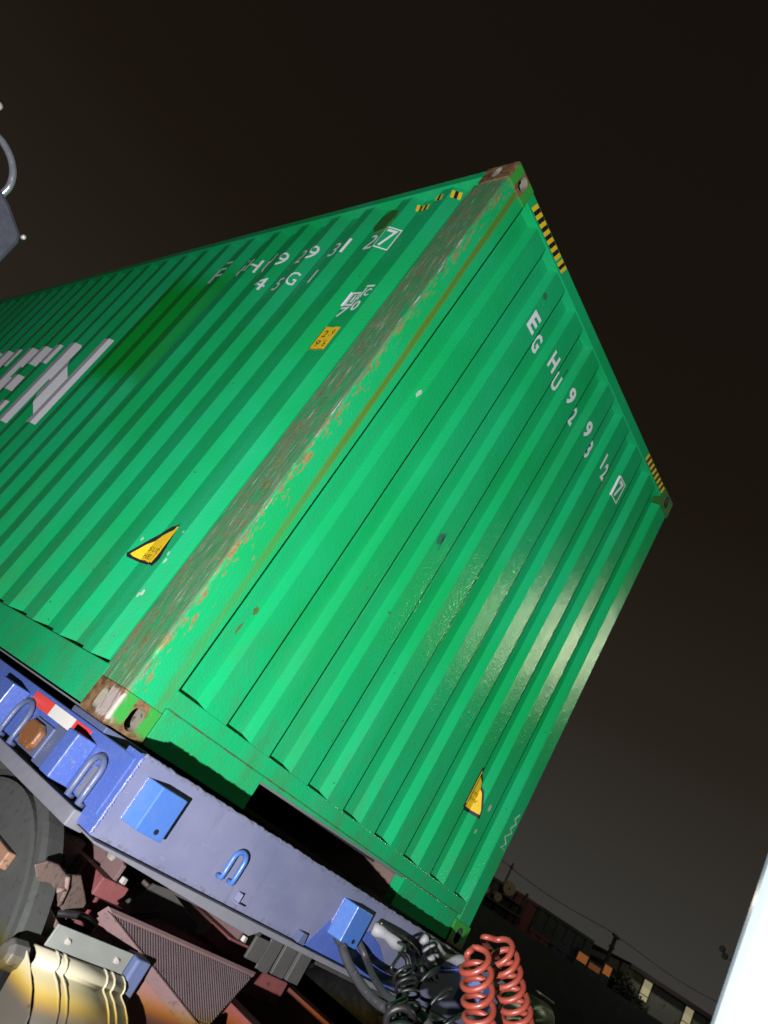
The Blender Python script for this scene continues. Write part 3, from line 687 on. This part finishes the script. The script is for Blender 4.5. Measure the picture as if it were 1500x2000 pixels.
tp('bracket_foot', prism(bmesh.new(), [(.06, -.45), (.13, -.468), (.20, -.50), (.19, -.535), (.12, -.53), (.06, -.50)], 'y', -.16, -.13), 'tan_primer', .008)
tp('bracket_plate', prism(bmesh.new(), [(.09, -.33), (.298, -.33), (.298, -.418), (.16, -.40), (.09, -.385)], 'y', .12, .16), 'tan_primer', .006)
tp('cross_member', bx(.10, 1.40, .005, .10, -.52, -.43), 'red_primer', .006)
tp('hanger', prism(bmesh.new(), [(.13, -.46), (.25, -.49), (.24, -.66), (.15, -.66)], 'y', -.085, .004), 'red_primer', .005)
tp('spring_eye', lathe(bmesh.new(), [(-.03, .03), (-.03, .055), (.05, .055), (.05, .03)], (.20, -.02, -.58), 'x', 18), 'grease', .003)
tp('brake_hose', tb(spline([(.10, -.12, -.50), (.22, -.16, -.455), (.34, -.12, -.47), (.48, -.02, -.45), (.62, .0, -.40)], 8), .011, 9), 'rubber', 0, True)
tp('brake_hose', tb(spline([(.14, -.10, -.54), (.28, -.17, -.52), (.42, -.10, -.50), (.55, .0, -.46)], 8), .008, 8), 'rubber', 0, True)
tp('skid_plate', prism(bmesh.new(), [(.55, -.44), (.62, -.345), (.70, -.337), (.90, -.40), (.90, -.50), (.60, -.50)], 'y', .1, .115), 'grease', .003)
tp('stay', bx(.04, .10, -.02, .10, -.62, -.47), 'tan_primer', .006)
# catwalk: sloping anti-slip grating in a dusty red frame
def walk(u, v, h=0.0):
    """u along x, v down the slope towards the cab"""
    return Vector((u, -.295 - v * .80 - h * .6, -.386 - v * .60 + h * .80))
def slab(bm, pts, h0, h1):
    A = [bm.verts.new(walk(*p, h0)) for p in pts]; B = [bm.verts.new(walk(*p, h1)) for p in pts]
    bm.faces.new(A); bm.faces.new(B[::-1]); n = len(pts)
    for i in range(n): j = (i + 1) % n; bm.faces.new((A[i], A[j], B[j], B[i]))
    return bm
LE = lambda v: .199 + v * (.549 - .199) / .208          # edges run together towards the cab, the right one cut along a shadow's border
RE = lambda v: .845 - v * (.845 - .60) / .20
cw = tp('catwalk', slab(bmesh.new(), [(.21, .004), (.84, .004), (.61, .192), (.54, .192)], -.03, -.012), 'grease', 0)
bars = bmesh.new()
for k in range(60):
    u = .215 + k * .0108; vm = .2
    v1 = min(max(.0, (u - .199) * .208 / .35), .195) if u < .545 else .195
    v2 = min(v1, max(0, (.845 - u) * .20 / .245)) if u > .6 else v1
    if v2 > .012: slab(bars, [(u, .006), (u + .003, .006), (u + .003, v2), (u, v2)], -.010, .001)
for k in range(26):
    v = .010 + k * .0075
    if RE(v) - LE(v) > .02: slab(bars, [(LE(v) + .004, v), (RE(v), v), (RE(v), v + .002), (LE(v) + .004, v + .002)], -.0102, -.002)
gr = obj('grating', bars, M['grating'], cw); gr['kind'] = 'stuff'
obj('catwalk_frame', slab(bmesh.new(), [(.185, -.012), (.86, -.012), (.845, .003), (.20, .003)], -.035, .005), M['pink_primer'], cw, bevel=.002)
obj('catwalk_frame', slab(bmesh.new(), [(.183, .0035), (.2, .0035), (.553, .21), (.535, .21)], -.035, .005), M['pink_primer'], cw, bevel=.002)
P0, P1 = walk(.205, .0, -.036), walk(.70, .29, -.036); b = bmesh.new()
q = [P0, P1, P1 - Vector((0, 0, .5)), P0 - Vector((0, 0, .14))]; nv = (P1 - P0).cross(Vector((0, 0, 1))).normalized() * .012
A = [b.verts.new(p) for p in q]; B = [b.verts.new(p - nv) for p in q]; b.faces.new(A); b.faces.new(B[::-1])
for i in range(4): b.faces.new((A[i], A[(i + 1) % 4], B[(i + 1) % 4], B[i]))
tp('side_panel', b, 'panel_red', .002)
tp('gusset', prism(bmesh.new(), [(.50, -.55), (.57, -.49), (.62, -.55)], 'y', -.50, -.488), 'pink_primer', .002)
# cream quarter fender with its bracket
prof = [(-.405, -.484), (-.418, -.484), (-.434, -.489), (-.444, -.498), (-.446, -.507), (-.444, -.513), (-.452, -.517), (-.480, -.523), (-.510, -.536), (-.540, -.556), (-.565, -.585), (-.585, -.625), (-.598, -.68), (-.604, -.75), (-.606, -.86)]
def fsheet(x0, x1, th, lift=0.0, pf=prof):
    b = bmesh.new(); q = [Vector((0, *p)) for p in pf]; nn = []
    for i in range(len(q)):
        t = (q[min(i + 1, len(q) - 1)] - q[max(i - 1, 0)]).normalized(); nn.append(Vector((0, t.z, -t.y)) * (1 if t.z > 0 else 1))
    outp = [p + n * lift for p, n in zip(q, nn)]; inn = [p - n * th for p, n in zip(q, nn)]
    L = [(p.y, p.z) for p in outp] + [(p.y, p.z) for p in reversed(inn)]
    A = [b.verts.new((x0, *p)) for p in L]; B = [b.verts.new((x1, *p)) for p in L]; n = len(L); h = n // 2
    for i in range(n): j = (i + 1) % n; b.faces.new((A[i], A[j], B[j], B[i]))
    for i in range(h - 1):
        b.faces.new((A[i], A[i + 1], A[n - 2 - i], A[n - 1 - i])); b.faces.new((B[i], B[i + 1], B[n - 2 - i], B[n - 1 - i]))
    return b
fd = tp('fender', fsheet(-.035, .262, .004), 'cream', 0, True, label='cream plastic quarter fender')
for x in (.032, .058, .196, .222): obj('fender_rib', fsheet(x - .003, x + .003, .001, .004), M['cream'], fd, True)
obj('fender_edge', fsheet(.259, .2625, .006, .003), M['cream'], fd, True)
obj('fender_skirt', prism(bmesh.new(), [(-.39, -.50), (-.44, -.515), (-.50, -.54), (-.55, -.575), (-.58, -.64), (-.595, -.75), (-.595, -.86), (-.5, -.86), (-.42, -.66)], 'x', -.040, -.0355), M['cream'], fd, bevel=.002)
fb = tp('fender_bracket', bx(-.005, .26, -.404, -.398, -.482, -.428), 'steel', .002)
for x in (.045, .215): obj('bolt', lathe(bmesh.new(), [(-.010, .006), (-.004, .008), (0, .0085)], (x, -.4045, -.455), 'y', 6), M['bolt'], fb)
tp('fender_stay', bx(.27, .32, -.42, -.36, -.56, -.43), 'greyblue', .006)
tp('rubber_stop', lathe(bmesh.new(), [(-.02, .02), (-.012, .034), (.03, .036), (.045, .02)], (-.06, -.38, -.53), 'x', 9), 'grease', .004)
tp('air_tank', lathe(bmesh.new(), [(-.12, .03), (-.11, .055), (.10, .06), (.12, .03)], (1.66, -.80, -.03), 'x', 20), 'tank', 0, True)
tp('tank_bracket', bx(1.60, 1.72, -.82, -.78, -.47, -.085), 'grease', .002)

# ------------------------------------------------------------------ hoses between cab and trailer
def coil(path, R, turns, r, n=22, taper=.0):
    A = spline(path, 12); L = [0]
    for a, b in zip(A, A[1:]): L.append(L[-1] + (b - a).length)
    T = L[-1]; pts = []; N = int(turns * n); up = None; j = 0
    for i in range(N + 1):
        s = T * i / N
        while j < len(L) - 2 and L[j + 1] < s: j += 1
        f = (s - L[j]) / max(1e-9, L[j + 1] - L[j]); p = A[j].lerp(A[j + 1], f); t = (A[j + 1] - A[j]).normalized()
        if up is None: up = t.orthogonal().normalized()
        up = (up - t * up.dot(t)).normalized(); q = t.cross(up); th = 2 * PI * turns * i / N
        rr = R * (1 + .10 * math.sin(i * .37) + random.uniform(-.01, .01))
        pts.append(p + (up * math.cos(th) + q * math.sin(th)) * rr)
    return pts
def hose(name, pts, r, m, label, cat, group=None, n=9):
    return setp(obj(name, tb(pts, r, n), M[m], None, True), label, cat, group)
# red air coils: from the trailer's couplings, down the coil and back to the cab wall
def run(lead, path, tail, R, turns, r, n=20):
    c = coil(path, R, turns, r, n)
    return spline(list(lead) + [c[0]], 6)[:-1] + c + spline([c[-1]] + list(tail), 6)[1:]
redL = [(.578, -1.112, .031), (.613, -1.125, -.001), (.649, -1.135, -.036), (.678, -1.142, -.069), (.717, -1.147, -.12), (.753, -1.149, -.173), (.78, -1.16, -.235), (.80, -1.18, -.30)]
redR = [(.70, -1.10, .078), (.737, -1.118, .056), (.777, -1.135, .022), (.815, -1.148, -.014), (.852, -1.158, -.052), (.895, -1.168, -.10), (.935, -1.18, -.16), (.955, -1.20, -.23)]
hose('air_hose', run([(1.86, -.36, -.04), (1.5, -.62, -.02), (1.0, -.95, -.015), (.62, -1.08, .02)], redL, [(.82, -1.4, -.36), (.8, -1.7, -.25), (.8, -1.80, -.2)], .037, 10, .0078), .0078, 'coil_red',
     'coiled red air hose, the nearer of two, in front of the lavender plate', 'air hose', 'coiled red air hoses between cab and trailer')
hose('air_hose', run([(2.0, -.36, -.06), (1.6, -.6, .0), (1.1, -.92, .05), (.72, -1.04, .08)], redR, [(1.0, -1.4, -.30), (1.05, -1.7, -.2), (1.05, -1.80, -.15)], .037, 13, .0078), .0078, 'coil_red',
     'coiled red air hose, the farther of two, its loops against the dark yard', 'air hose', 'coiled red air hoses between cab and trailer')
h1 = [(1.131, -.300, -.168), (1.125, -.34, -.18), (1.117, -.37, -.195), (1.119, -.44, -.225), (1.099, -.553, -.245), (1.059, -.665, -.236), (1.044, -.742, -.202), (1.026, -.83, -.20), (.99, -1.1, -.32), (1.15, -1.5, -.36), (1.2, -1.80, -.30)]
h2 = [(1.262, -.296, -.150), (1.264, -.33, -.165), (1.265, -.371, -.186), (1.179, -.498, -.209), (1.088, -.632, -.212), (1.035, -.745, -.19), (1.02, -.95, -.26), (1.2, -1.5, -.28), (1.3, -1.80, -.22)]
hose('rubber_hose', spline(h1, 8), .0165, 'hose', 'thick dusty black hose curving down from the blue bracket, the lower of two', 'rubber hose', 'thick black hoses on the trailer front', 12)
hose('rubber_hose', spline(h2, 8), .0125, 'hose', 'thinner dusty black hose curving beside the thick one', 'rubber hose', 'thick black hoses on the trailer front', 12)
bc = [(.991, -.678, -.107), (.985, -.727, -.139), (.971, -.766, -.175), (.952, -.80, -.212), (.944, -.834, -.267), (.94, -.86, -.33)]
hose('cable_coil', run([(1.40, -.31, -.09), (1.36, -.40, -.075), (1.2, -.52, -.07), (1.03, -.63, -.085)], bc, [(1.0, -1.2, -.38), (1.3, -1.6, -.3), (1.4, -1.80, -.2)], .034, 8, .0055), .0055, 'rubber',
     'tight black cable coil hanging in front of the blue patch', 'cable', 'black coiled cables between cab and trailer')
bc2 = [(1.150, -.64, -.083), (1.156, -.70, -.115), (1.157, -.76, -.145), (1.16, -.81, -.175), (1.17, -.85, -.22), (1.19, -.88, -.28)]
hose('cable_coil', run([(1.76, -.33, -.10), (1.66, -.42, -.12), (1.4, -.55, -.11), (1.2, -.61, -.08)], bc2, [(1.3, -1.2, -.36), (1.5, -1.6, -.28), (1.6, -1.80, -.2)], .050, 4.5, .0058, 26), .0058, 'rubber',
     'loose black cable coil with open loops between the tight coil and the red hose', 'cable', 'black coiled cables between cab and trailer')
bc3 = [(.775, -.875, -.180), (.757, -.898, -.200), (.74, -.925, -.225), (.727, -.956, -.262), (.72, -.98, -.31)]
hose('cable_coil', run([(1.05, -.70, -.16), (.95, -.76, -.165), (.86, -.82, -.17)], bc3, [(.8, -1.3, -.34), (1.0, -1.6, -.3), (1.1, -1.80, -.2)], .034, 4, .0105), .0105, 'rubber',
     'thick black cable coil, lowest of the black coils at the frame bottom', 'cable', 'black coiled cables between cab and trailer')
# couplings on the trailer front (parts of the trailer)
b = tb(spline([(1.70, -.315, -.085), (1.66, -.335, -.03), (1.72, -.35, -.038), (1.80, -.355, -.03), (1.86, -.36, -.02), (1.93, -.35, -.02)], 6), lambda t: .021 + .006 * math.sin(t * 9), 10)
cpl = part('air_coupling', b, 'tape_wrap', 0, True)
obj('coupling_wrap', tb(spline([(1.60, -.31, -.02), (1.63, -.325, -.035), (1.645, -.335, -.06), (1.68, -.34, -.075)], 5), lambda t: .017 + .005 * math.sin(t * 14), 9), M['tape_wrap'], cpl, True)
obj('coupling_handle', tb(spline([(1.69, -.335, -.105), (1.74, -.365, -.085), (1.82, -.37, -.06), (1.90, -.365, -.04)], 5), lambda t: .015 - .003 * t, 8), M['handle_blue'], cpl, True)
obj('coupling_ring', lathe(bmesh.new(), [(-.06, .026), (-.045, .033), (-.0, .03), (.02, .02)], (1.70, -.30, -.10), 'y', 16), M['steel'], cpl, True)
b = tb(spline([(1.30, -.296, -.085), (1.33, -.33, -.08), (1.40, -.345, -.085), (1.47, -.34, -.095)], 6), lambda t: .022 + .004 * math.sin(t * 12), 10)
sk = part('cable_socket', b, 'tape_wrap', 0, True)
obj('socket_cable', tb(spline([(1.30, -.31, -.055), (1.38, -.35, -.058), (1.48, -.365, -.065), (1.54, -.37, -.085), (1.50, -.42, -.12), (1.42, -.46, -.12)], 6), .011, 9), M['rubber'], sk, True)
obj('socket_cable', tb(spline([(1.43, -.36, -.105), (1.46, -.38, -.11), (1.47, -.40, -.135), (1.44, -.44, -.16)], 6), .010, 9), M['rubber'], sk, True)

# ------------------------------------------------------------------ neighbouring truck: its mirror reaches into the picture
pk = thing('parked_truck', 'dark grey side mirror on a shiny bent arm, on the truck standing beside the container', 'truck', (-1.95, .9, 0))
obj('mirror_housing', prism(bmesh.new(), [(-1.16, 1.215), (-1.12, 1.204), (-1.03, 1.158), (-1.014, 1.13), (-1.009, 1.03), (-1.02, .90), (-1.38, .88), (-1.41, 1.18)], 'y', .665, .76), M['mirror'], pk, bevel=.014)
obj('mirror_arm', tb(spline([(-1.155, .70, 1.17), (-1.154, .685, 1.21), (-1.160, .668, 1.25), (-1.19, .665, 1.297), (-1.245, .685, 1.338), (-1.32, .72, 1.352), (-1.6, .85, 1.34), (-2.0, 1.0, 1.30)], 8), .0125, 12), M['chrome'], pk, True)
obj('mirror_knob', lathe(bmesh.new(), [(-.008, .004), (-.004, .0085), (.012, .009)], (-1.02, .657, 1.152), 'y', 12), M['bolt'], pk, True)
obj('mirror_knob', lathe(bmesh.new(), [(-.01, .006), (-.004, .014), (.03, .014)], (-1.350, .71, 1.432), 'y', 12), M['bolt'], pk, True)
obj('mirror_bracket', tb([(-1.35, .735, 1.432), (-1.5, .8, 1.42), (-2.0, 1.0, 1.40)], .008, 8), M['rubber'], pk, True)
obj('cab', bx(-4.4, -1.96, .92, 3.0, -.5, 1.9), M['mirror'], pk, bevel=.05)
for x in (-2.3, -4.3): 
    wp = obj('wheel', lathe(bmesh.new(), [(0, .28), (.0, .46), (.03, .5), (.27, .5), (.3, .46), (.3, .28)], (x, 1.9, -DZ + .5), 'x', 28), M['tyre'], pk)
    obj('rim', lathe(bmesh.new(), [(.05, .27), (.06, .1), (.24, .1), (.25, .27)], (x, 1.9, -DZ + .5), 'x', 20), M['steel'], wp)

# ------------------------------------------------------------------ far side of the yard
def far_box(x, y, z, l, d, h, m, label, ang=-.60):
    """far container standing with its long side across the view"""
    t = thing('far_container', label, 'container', (x, y, z), 'containers stacked across the yard'); t.rotation_euler[2] = ang
    b = bx(0, l, 0, d, 0, h); me = bpy.data.meshes.new('body'); bm_ = b
    for k in range(int(l / .45)):                       # pressed ribs on the seen side
        box(bm_, .12 + k * .45, .32 + k * .45, -.035, -.001, .16, h - .14)
    bm_.to_mesh(me); bm_.free(); me.materials.append(M[m])
    o = bpy.data.objects.new('body', me); COL.objects.link(o); o.parent = t
    b = bmesh.new(); box(b, -.01, l + .01, -.05, -.036, 0, .13); box(b, -.01, l + .01, -.05, -.036, h - .12, h + .005)
    me = bpy.data.meshes.new('side_rail'); b.to_mesh(me); b.free(); me.materials.append(M[m])
    o = bpy.data.objects.new('side_rail', me); COL.objects.link(o); o.parent = t
    return t
c_, s_ = math.cos(-.72), math.sin(-.72)
def row(d, u): return (29.2 + c_ * u + s_ * -d, 15.9 + s_ * u + c_ * d)      # along the far row, d behind it
def fb_(u, z, l, h, m, label, d=0): x, y = row(d, u); return far_box(x, y, z, l, 2.4, h, m, label, -.72)
fb_(-4.6, -DZ, 6.05, 2.15, 'far_dark', 'dark container at ground level just right of the green container')
fb_(-4.6, .915, 6.05, 1.9, 'far_dark', 'black container high in the far stack, next to the green container edge')
fb_(1.55, -DZ, 2.9, 2.15, 'far_green', 'grey green container low in the far stack under the dull red one')
fb_(1.55, .915, 1.0, 1.95, 'far_red', 'narrow dark red container in the far stack beside the pale pipe ends')
fb_(2.6, 1.95, 2.7, .92, 'far_dark', 'black container on top of the far stack, its roof against the sky')
fb_(2.6, .915, 1.0, 1.02, 'far_red', 'dull red container in the far stack under the black one')
fb_(3.65, 1.0, 1.6, .94, 'far_blue', 'dark blue container in the far stack with the glowing orange one below')
fb_(4.5, -DZ, 2.4, 2.15, 'far_red', 'dusty red container standing on the ground of the far row')
# pale pipe ends on the dark container
def pipe(u, z, R, label):
    x, y = row(-.45, u)
    b = bmesh.new(); n = 14; ro, ri = [], []
    for yy in (0, .40):
        ro.append([b.verts.new((R * math.cos(2 * PI * k / n), yy, R * math.sin(2 * PI * k / n))) for k in range(n)])
        ri.append([b.verts.new((R * .14 * math.cos(2 * PI * k / n), yy, R * .14 * math.sin(2 * PI * k / n))) for k in range(n)])
    for k in range(n):
        j = (k + 1) % n
        b.faces.new((ro[0][k], ro[0][j], ri[0][j], ri[0][k])); b.faces.new((ro[1][k], ro[1][j], ri[1][j], ri[1][k])); b.faces.new((ro[0][k], ro[0][j], ro[1][j], ro[1][k])); b.faces.new((ri[0][k], ri[0][j], ri[1][j], ri[1][k]))
    me = bpy.data.meshes.new('pipe'); b.to_mesh(me); b.free(); me.materials.append(M['pipe'])
    o = bpy.data.objects.new('concrete_pipe', me); COL.objects.link(o); o.location = (x, y, z + DZ); o.rotation_euler[2] = -.72
    setp(o, label, 'pipe', 'pale round pipe ends in the far stack')
x, y = row(-.5, .6)
rk = thing('pipe_rack', 'dark rack carrying the pale round pipe ends far across the yard', 'rack', (x, y, -DZ)); rk.rotation_euler[2] = -.72
for nm, a in (('shelf', (-2.0, 1.3, 0, .5, 3.20, 3.27)), ('shelf', (.2, 1.3, 0, .5, 3.62, 3.68)), ('upright', (-2.0, -1.9, .2, .3, 0, 3.2)), ('upright', (1.2, 1.3, .2, .3, 0, 4.2)), ('upright', (.2, .3, .2, .3, 0, 3.62))):
    me = bpy.data.meshes.new(nm); b = bx(*a); b.to_mesh(me); b.free(); me.materials.append(M['far_dark']); o = bpy.data.objects.new(nm, me); COL.objects.link(o); o.parent = rk
pipe(-.35, 2.22, .18, 'round pale pipe end, leftmost in the far stack'); pipe(.15, 2.20, .16, 'dull grey pipe end, second from the left in the far stack')
pipe(.72, 2.20, .17, 'pale pipe end at the right foot of the rack, beside the dark red container'); pipe(1.0, 2.72, .27, 'largest pale pipe end, above the others beside the dark red container')
# glowing spots between the stacks
def spot_(u, z, w_, h, m, label, d=-.2):
    x, y = row(d, u); t = thing('lit_booth', label, 'booth', (x, y, -DZ), 'small booths lit orange in the yard'); t.rotation_euler[2] = -.72
    for nm, a, q in (('body', (0, w_, .02, 1.4, 0, z + DZ + h + .1), 'far_dark'), ('lit_window', (.05, w_ - .05, -.01, .018, z + DZ, z + DZ + h), m)):
        me = bpy.data.meshes.new(nm); b = bx(*a); b.to_mesh(me); b.free(); me.materials.append(M[q]); o = bpy.data.objects.new(nm, me); COL.objects.link(o); o.parent = t
spot_(4.75, 1.88, .55, .32, 'lit_orange', 'booth with a dull orange lit window under the dark blue container')
spot_(5.32, 1.86, .62, .22, 'lit_dim', 'booth with a faint brown lit strip between two orange lights')
spot_(5.96, 1.98, .42, .36, 'lit_orange', 'booth with a bright orange lit window beside the utility pole')
# utility pole with wires
x, y = 34.3, 12.1
up_ = thing('utility_pole', 'dark utility pole with two crossarms and wires against the night sky', 'pole', (x, y, -DZ))
obj('mast', tb([(x, y, -DZ), (x, y, 3.62)], lambda t: .12 - .035 * t, 8), M['wood'], up_)
for z, l in ((3.5, .34), (3.05, .24)): obj('crossarm', bx(x - l, x + l, y - .05, y + .05, z, z + .09), M['wood'], up_)
obj('wire', tb(spline([(x - .3, y, 3.6), (x - 3, y + 2.2, 3.42), (x - 6, y + 4.6, 3.75), (x - 14, y + 11, 5.2)], 8), .014, 5), M['wood'], up_)
obj('wire', tb(spline([(x + .3, y, 3.6), (x + 2.5, y - 3, 3.45), (x + 6, y - 8, 4.2)], 8), .014, 5), M['wood'], up_)
x2, y2 = 29.8, 15.3
p2 = thing('thin_pole', 'thin dark pole standing behind the far containers near the green container', 'pole', (x2, y2, -DZ))
obj('mast', tb([(x2, y2, -DZ), (x2, y2, 3.7)], .035, 6), M['wood'], p2); obj('crossarm', bx(x2 - .16, x2 + .16, y2 - .02, y2 + .02, 3.5, 3.54), M['wood'], p2)
# trees beyond the pole
def tree(x, y, h, R, label, n=900):
    t = thing('tree', label, 'tree', (x, y, -DZ), 'dark trees beside the shed')
    obj('trunk', tb([(x, y, -DZ), (x + .1, y, -DZ + h * .5), (x, y + .1, -DZ + h * .8)], lambda q: .12 - .08 * q, 7), M['wood'], t)
    b = bmesh.new()
    for k in range(n):
        a, q, r = random.uniform(0, 2 * PI), random.uniform(-1, 1), R * (random.random() ** .4) * random.uniform(.75, 1.1)
        c = Vector((x + r * math.cos(a) * math.sqrt(1 - q * q), y + r * math.sin(a) * math.sqrt(1 - q * q), -DZ + h - R * .7 + r * q * .75))
        u = Vector((random.gauss(0, 1), random.gauss(0, 1), random.gauss(0, 1))).normalized(); v = u.orthogonal().normalized(); s = random.uniform(.05, .11)
        b.faces.new([b.verts.new(c + p) for p in (u * s, v * s * .6, -u * s, -v * s * .6)])
    obj('crown', b, M['leaf'], t)
tree(34.9, 11.5, 3.75, .75, 'low dark tree right beside the utility pole'); tree(35.3, 10.9, 3.3, .6, 'small dark tree touching the shed wall')
# shed with two lit doorways
def shed():
    t = thing('shed', 'low grey shed with two tall lit doorways and a dark roof', 'building', (35.0, 11.2, -DZ))
    dx, dy = 37.44 - 35.03, 8.9 - 11.14; L = math.hypot(dx, dy); ux, uy = dx / L, dy / L; t.rotation_euler[2] = math.atan2(uy, ux)
    def loc(name, b, m, par=t):
        me = bpy.data.meshes.new(name); bmesh.ops.recalc_face_normals(b, faces=b.faces); b.to_mesh(me); b.free(); me.materials.append(M[m])
        o = bpy.data.objects.new(name, me); COL.objects.link(o); o.parent = par; return o
    loc('wall', bx(-.2, 7.5, 0, 4, 0, 4.18), 'shed')
    loc('roof', prism(bmesh.new(), [(-.37, 4.19), (4.4, 4.36), (4.4, 4.2), (-.37, 4.186)], 'x', -.35, 7.7), 'roof'); loc('eave', bx(-.35, 7.7, -.38, -.2, 4.02, 4.185), 'roof')
    for u in (.55, 2.55, 4.6):
        d = loc('doorway', bx(u, u + .38, -.03, -.004, 3.22, 3.98), 'lit_door'); loc('transom', bx(u - .02, u + .40, -.05, -.031, 3.40, 3.43), 'roof', d)
        loc('door_frame', bx(u - .05, u - .002, -.05, -.004, 3.2, 4.0), 'roof', d); loc('door_frame', bx(u + .382, u + .43, -.05, -.004, 3.2, 4.0), 'roof', d)
        for z in (.4, 2.0): loc('window', bx(u, u + .38, -.03, -.004, z, z + .8), 'roof')
shed()
wl = thing('boundary_wall', 'long dark wall running along the far side of the yard', 'wall', (32, 12, -DZ))
b = bmesh.new(); prism(b, [(25.5, 18.6), (34.2, 11.0), (39.5, 5.2), (39.4, 5.1), (34.1, 10.9), (25.4, 18.5)], 'z', -DZ, 2.02)
for v in b.verts:
    if v.co.z > 0: v.co.z = 1.62
obj('wall', b, M['far_dark'], wl)
lp = thing('lamp_post', 'small dark double lamp head on a far pole beside the white cab', 'lamp post', (36.4, 8.65, -DZ))
obj('post', tb([(36.75, 8.2, -DZ), (36.75, 8.2, 5.15), (36.6, 8.4, 5.2)], .03, 6), M['wood'], lp)
for k, (dx, dz) in enumerate(((0, .12), (.22, -.06))): obj('lamp_head', lathe(bmesh.new(), [(-.12, .05), (-.08, .12), (.08, .12), (.12, .05)], (36.3 + dx, 8.7 - dx * .5, 5.25 + dz), 'z', 10), M['wood'], lp)
# night sky light far out is the world itself; a bright cable end lies near the far tank
setp(obj('light_tube', tb([(1.645, -.80, .047), (1.82, -.80, .043)], .0035, 6), M['bolt']), 'thin pale rod on the dark far side of the truck', 'rod')
